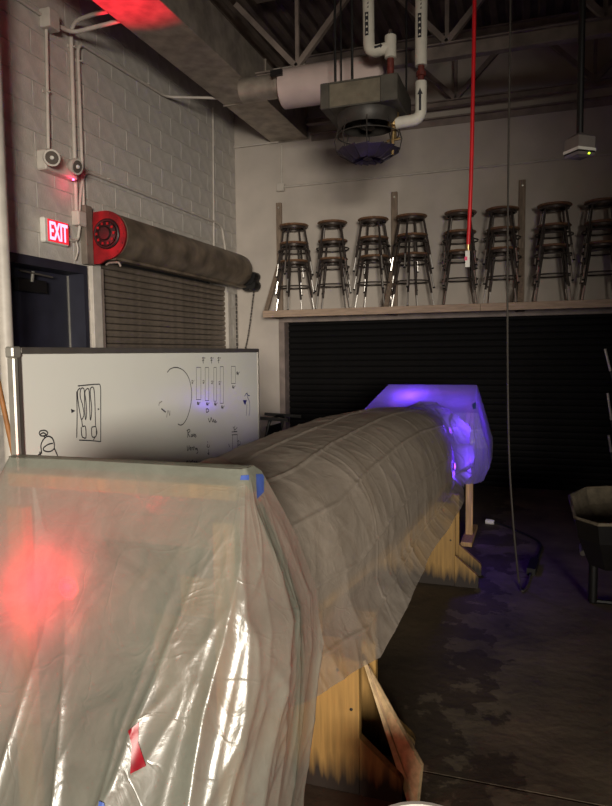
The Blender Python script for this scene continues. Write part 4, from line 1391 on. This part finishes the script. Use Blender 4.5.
cf = [(i*NU+j, i*NU+j+1, (i+1)*NU+j+1, (i+1)*NU+j) for i in range(NY) for j in range(NU-1)]
sheet = MB().add(cv_l, cf)
sho = sheet.build('canoe_sheet', M_SHEET2, smooth='all', fix=False)
tag(sho, 'long creased plastic sheet draped over the middle of the canoe', 'plastic sheet')


# ------------------------------------------------------------------ end tents: timber goal-post frames with sheet over
def frame(Y, xl, xr, zb, label, group):
    t = thing('tent_frame', ((xl+xr)/2, Y, 0), label, 'frame', group)
    MB().box((xl+0.015, Y-0.045, zb-0.055), (xr-0.015, Y+0.045, zb-0.017), 0.003).build('crossbar', M_PINE, t)
    for xx in (xl+0.045, xr-0.045):
        MB().box((xx-0.03, Y-0.057, 0.002), (xx+0.03, Y-0.019, zb-0.11), 0.003).build('post', M_PINE, t)
        MB().box((xx-0.045, Y-0.30, 0.002), (xx+0.045, Y+0.30, 0.04), 0.003).build('foot', M_PINE, t)
    return t


ZT = 1.30
NXL, NXR, NYT = -1.425, -0.685, 1.53
FXL, FXR, FYT = -1.205, -0.46, 5.76
frame(NYT, NXL, NXR, ZT-0.012, 'pine goal-post frame inside the red-lit plastic tent', 'frames inside the plastic tents')
frame(FYT, FXL, FXR, ZT-0.012, 'pine goal-post frame inside the purple-lit plastic tent', 'frames inside the plastic tents')


def tent(name, levels, yback, m_, label, ns, nt_, folds, seedz):
    """levels: list of (z, xl, xr, yf, rc) from the ridge down; open at the back"""
    zs = [l[0] for l in levels]
    vs = []
    for i in range(nt_+1):
        t = i/nt_
        tt = t**1.15
        z_ = zs[0]+(zs[-1]-zs[0])*tt
        vals = [np.interp(-z_, [-q_ for q_ in zs], [l[k_] for l in levels]) for k_ in (1, 2, 3, 4, 5)]
        xl, xr, yf, rc, yb_ = vals
        # outline: back-left -> front-left corner -> front-right corner -> back-right
        segs = [('l', Vector((xl, yb_)), Vector((xl, yf+rc)))]
        o_ = []
        fr_ = (0.15, 0.12, 0.36, 0.22, 0.15)
        for j in range(ns+1):
            s_ = j/ns
            a0 = fr_[0]; a1_ = a0+fr_[1]; a2 = a1_+fr_[2]; a3 = a2+fr_[3]
            if s_ < a0:
                w_ = s_/a0; p = Vector((xl, yb_+(yf+rc-yb_)*w_)); n_ = Vector((-1, 0)); cw = 0.0
            elif s_ < a1_:
                w_ = (s_-a0)/fr_[1]; a = PI+w_*PI/2
                n_ = Vector((math.cos(a), math.sin(a))); p = Vector((xl+rc, yf+rc))+n_*rc; cw = 0.15+0.5*math.sin(PI*w_)
            elif s_ < a2:
                w_ = (s_-a1_)/fr_[2]; p = Vector((xl+rc+(xr-xl-2*rc)*w_, yf)); n_ = Vector((0, -1)); cw = 0.35*max(0, 1-5*(1-w_))+0.15*max(0, 1-6*w_)
            elif s_ < a3:
                w_ = (s_-a2)/fr_[3]; a = -PI/2+w_*PI/2
                n_ = Vector((math.cos(a), math.sin(a))); p = Vector((xr-rc, yf+rc))+n_*rc; cw = 0.35+0.65*math.sin(PI*w_)
            else:
                w_ = (s_-a3)/fr_[4]; p = Vector((xr, yf+rc+(yb_-yf-rc)*w_)); n_ = Vector((1, 0)); cw = 0.3*(1-w_)+0.05
            drop = max(0, min(1, (zs[0]-z_-0.02)/0.55))
            h_ = 0.0
            # long folds that fan out from the corners
            for fq, am, ph in folds:
                rd_ = 1-abs(math.sin(fq*PI*s_+ph+1.3*nz(z_*1.5+s_*3, fq+seedz)))
                h_ += am*(rd_**2.2)*drop*cw
            rd_ = 1-abs(nz(s_*9+0.6*z_, z_*1.6, seedz))*2.2
            h_ += 0.012*max(0, rd_)**4*drop
            rd_ = 1-abs(nz(s_*16-2.5*z_, z_*5.0, seedz+3))*2.4
            h_ += 0.006*max(0, rd_)**4*min(1, drop*2)*(0.3+cw)
            h_ += 0.016*nz(s_*4, z_*2.5, seedz+7)*drop
            vs.append((p.x+n_.x*h_, p.y+n_.y*h_, z_+0.004*nz(s_*7, z_*9, seedz)))
    n1 = ns+1
    fs = [(i*n1+j, i*n1+j+1, (i+1)*n1+j+1, (i+1)*n1+j) for i in range(nt_) for j in range(ns)]
    mb = MB().add(vs, fs)
    # ridge strip closing over the crossbar
    return mb


near_levels = [  # z, xl, xr, yf, corner radius, yback
    (1.312, NXL-0.004, NXR+0.004, NYT-0.022, 0.012, NYT+0.03),
    (1.295, NXL-0.012, NXR+0.012, NYT-0.034, 0.022, NYT+0.06),
    (1.22, NXL-0.03, NXR+0.035, NYT-0.085, 0.05, NYT+0.10),
    (1.10, NXL-0.06, NXR+0.08, NYT-0.16, 0.13, NYT+0.14),
    (0.95, NXL-0.09, NXR+0.13, NYT-0.25, 0.22, NYT+0.17),
    (0.80, NXL-0.12, NXR+0.135, NYT-0.33, 0.27, NYT+0.18),
    (0.62, NXL-0.14, NXR+0.12, NYT-0.41, 0.29, NYT+0.16),
    (0.40, NXL-0.16, NXR+0.095, NYT-0.50, 0.29, NYT+0.14),
    (0.12, NXL-0.18, NXR+0.08, NYT-0.60, 0.29, NYT+0.12),
]
nb = tent('near', near_levels, 0, M_SHEET, '', 330, 170, ((9.5, 0.034, 0.3), (21, 0.006, 1.1), (6, 0.026, 2.0)), 1.7)
tn = thing('plastic_tent', ((NXL+NXR)/2, NYT, 0), 'milky plastic tent with blue corner tape, red tape and red glow', 'plastic tent', 'plastic tents over the canoe ends')
no = nb.build('sheet', M_SHEET, tn, 'all', fix=False)
# top strip over the crossbar
tv, tf = [], []
for j in range(61):
    x_ = NXL-0.004+(NXR-NXL+0.008)*j/60
    sag = 0.004*nz(x_*6, 2.2)
    for y_, z_ in ((NYT-0.022, 1.312), (NYT, 1.316+sag*0.4), (NYT+0.03, 1.312), (NYT+0.075, 1.24), (NYT+0.12, 1.05)):
        tv.append((x_, y_, z_))
for j in range(60):
    for k in range(4):
        tf.append((j*5+k, (j+1)*5+k, (j+1)*5+k+1, j*5+k+1))
MB().add(tv, tf).build('ridge_fold', M_SHEET, tn, 'all', fix=False)

far_levels = [
    (1.312, FXL-0.004, FXR+0.004, FYT-0.022, 0.012, FYT+0.03),
    (1.295, FXL-0.015, FXR+0.012, FYT-0.06, 0.02, FYT+0.06),
    (1.22, FXL-0.06, FXR+0.025, FYT-0.25, 0.03, FYT+0.12),
    (1.12, FXL-0.12, FXR+0.05, FYT-0.52, 0.06, FYT+0.2),
    (1.00, FXL-0.16, FXR+0.085, FYT-0.62, 0.12, FYT+0.24),
    (0.85, FXL-0.18, FXR+0.12, FYT-0.60, 0.18, FYT+0.25),
    (0.66, FXL-0.18, FXR+0.12, FYT-0.45, 0.20, FYT+0.22),
    (0.52, FXL-0.18, FXR+0.06, FYT-0.30, 0.20, FYT+0.2),
]
fb = tent('far', far_levels, 0, M_SHEET2, '', 260, 120, ((31, 0.02, 0.3), (47, 0.012, 1.1), (23, 0.02, 2.0)), 5.7)
tf_ = thing('plastic_tent', ((FXL+FXR)/2, FYT, 0), 'plastic tent glowing purple over the canoe end by black door', 'plastic tent', 'plastic tents over the canoe ends')
fo_ = fb.build('sheet', M_SHEET3, tf_, 'all', fix=False)
tv, tf = [], []
for j in range(41):
    x_ = FXL-0.004+(FXR-FXL+0.008)*j/40
    for y_, z_ in ((FYT-0.022, 1.312), (FYT, 1.316), (FYT+0.03, 1.312), (FYT+0.10, 1.22), (FYT+0.2, 0.95), (FYT+0.26, 0.6)):
        tv.append((x_, y_, z_))
for j in range(40):
    for k in range(5):
        tf.append((j*6+k, (j+1)*6+k, (j+1)*6+k+1, j*6+k+1))
MB().add(tv, tf).build('back_panel', M_SHEET3, tf_, 'all', fix=False)


# the loose front of the purple tent lies crumpled over the end of the canoe sheet
cbvh = BVHTree.FromPolygons([Vector(v) for v in cv_l], cf)


def near_canoe(x, y, Y):
    p = ony(x, y, Y)
    h_, nn, _, _ = cbvh.find_nearest(p)
    if nn.x < 0:
        nn = -nn
    return h_, nn


PROF = {}
glow_pts = [near_canoe(450, 431, 5.15), near_canoe(447, 466, 5.05)]
NA, NB_ = 110, 200
av, af = [], []
for i in range(NA+1):
    for_y = i/NA
    us = np.linspace(0, 1, NB_)
    row_ = []
    for j in range(NB_):
        edge = 4.74+0.14*nz(us[j]*6, 3.3)+0.75*max(0, us[j]-0.30)
        y = edge+(5.70-edge)*for_y
        row_.append((j, y))
    for j, y in row_:
        key = round(y, 2)
        if key not in PROF:
            PROF[key] = canoe_profile(key, NB_)
        us_, X_, Z_, nx_, nz_, Lt = PROF[key]
        u_ = us_[j]; s_ = u_*Lt
        off = 0.010+0.03*for_y
        rd_ = 1-abs(nz(s_*4+y*3, y*5-s_*2, 21.0))*2.2
        off += 0.030*max(0, rd_)**3*min(1, for_y*4)
        rd_ = 1-abs(nz(s_*9-y*4, y*8+s_*5, 27.0))*2.2
        off += 0.012*max(0, rd_)**3*min(1, for_y*4)
        p = Vector((ax(y)+X_[j], y, Z_[j]))
        for g in glow_pts:
            off += 0.10*math.exp(-((p-g[0]).length/0.20)**2)
        av.append((p.x+nx_[j]*off, p.y, p.z+nz_[j]*off))
af = [(i*NB_+j, i*NB_+j+1, (i+1)*NB_+j+1, (i+1)*NB_+j) for i in range(NA) for j in range(NB_-1)]
MB().add(av, af).build('loose_apron', M_SHEET3, tf_, 'all', fix=False)


# tape stuck on the sheets: follows the sheet surface
def tape(name, px_poly, bvh, m_, parent, label, off=0.004, sub=6):
    """px_poly: 4 corners (tl, tr, br, bl) looked up on the sheet"""
    tl, tr, br_, bl_ = [Vector((p[0], p[1])) for p in px_poly]
    g = []
    for i in range(sub+1):
        for j in range(sub+1):
            a = tl.lerp(bl_, i/sub); b = tr.lerp(br_, i/sub)
            p = a.lerp(b, j/sub)
            d_ = Vector(ray(p.x, p.y)).normalized()
            h_, nn, _, _ = bvh.ray_cast(Vector((0, 0, EYE)), d_)
            if h_ is None:
                h_ = g[-1] if g else None
                if h_ is None:
                    return
                g.append(h_); continue
            g.append(h_-d_*off)
    k = sub+1
    fs = [(i*k+j, i*k+j+1, (i+1)*k+j+1, (i+1)*k+j) for i in range(sub) for j in range(sub)]
    o = MB().add(g, fs).build(name, m_, parent, 'all', fix=False, label=label)
    return o


nbvh = BVHTree.FromPolygons([Vector(v) for v in nb.v], nb.f)
fbvh = BVHTree.FromPolygons([Vector(v) for v in fb.v], fb.f)
tape('tape', ((241, 475.5), (249, 475), (249, 480), (240, 480)), nbvh, M_BLUETAPE, tn, 'blue tape at the corner')
tape('tape', ((256, 474), (264, 474), (264, 492), (257, 499)), nbvh, M_BLUETAPE, tn, 'blue tape at the corner')
tape('tape', ((128, 731), (139, 722), (138, 745), (132, 746)), nbvh, M_REDTAPE, tn, 'torn red tape')
tape('tape', ((132, 743), (138, 742), (146, 766), (130, 774)), nbvh, M_REDTAPE, tn, 'torn red tape')
tape('tape', ((99, 801), (104, 803), (106, 812), (97, 812)), nbvh, M_BLUETAPE, tn, 'blue tape on the lower sheet')
tape('tape', ((472, 404), (476, 402), (476, 409), (473, 409)), fbvh, M_BLUETAPE, tf_, 'blue tape scrap')

# ------------------------------------------------------------------ humidifier lamps inside the tents


def sheet_hit(x, y, bvh):
    d_ = Vector(ray(x, y)).normalized()
    return bvh.ray_cast(Vector((0, 0, EYE)), d_)[0]


def led_lamp(loc, nrm_, lens_m, color, energy, label, group=None, size=0.03):
    """small stick-on puck lamp: housing and glowing lens"""
    n_ = Vector(nrm_).normalized()
    loc = Vector(loc)
    t = thing('led_lamp', loc-n_*0.03, label, 'lamp', group)
    MB().tube([loc-n_*0.030, loc-n_*0.026, loc-n_*0.014, loc-n_*0.010], [0.028, 0.034, 0.034, 0.030], 18).build('housing', M_GREYPL, t, True)
    MB().tube([loc-n_*0.012, loc-n_*0.006, loc-n_*0.002], [0.026, 0.022, 0.010], 16).build('lens', lens_m, t, True)
    l = bpy.data.lights.new('led_lamp_light', 'POINT'); l.energy = energy; l.color = color; l.shadow_soft_size = size
    o = bpy.data.objects.new('led_lamp_light', l); COL.objects.link(o); o.location = loc+n_*0.035
    return t


rp = sheet_hit(30, 606, nbvh)+Vector((0, 0.13, 0.0))
led_lamp(rp, (0, -1, 0.1), M_REDGLASS, (1.0, 0.0, 0.03), 5.5, 'red LED lamp glowing through the milky plastic tent')
PUR = (0.13, 0.04, 1.0)
GP = 'purple LED lamps under the purple-lit tent'
led_lamp(glow_pts[0][0]+glow_pts[0][1]*0.035, glow_pts[0][1], M_PURPLELED, PUR, 9.0, 'purple LED lamp on the shoulder of the canoe sheet', GP, 0.05)
led_lamp(glow_pts[1][0]+glow_pts[1][1]*0.035, glow_pts[1][1], M_PURPLELED, PUR, 6.0, 'purple LED lamp low on the side of the canoe sheet', GP, 0.05)
led_lamp((-0.98, 5.56, 1.09), (0, 0.3, 1), M_PURPLELED, PUR, 15.0, 'purple LED lamp under the purple-lit tent crossbar', GP, 0.05)
led_lamp((-0.60, 5.52, 0.98), (0.6, -0.3, 0.6), M_PURPLELED, PUR, 6.0, 'purple LED lamp beside the purple-lit tent post', GP, 0.05)
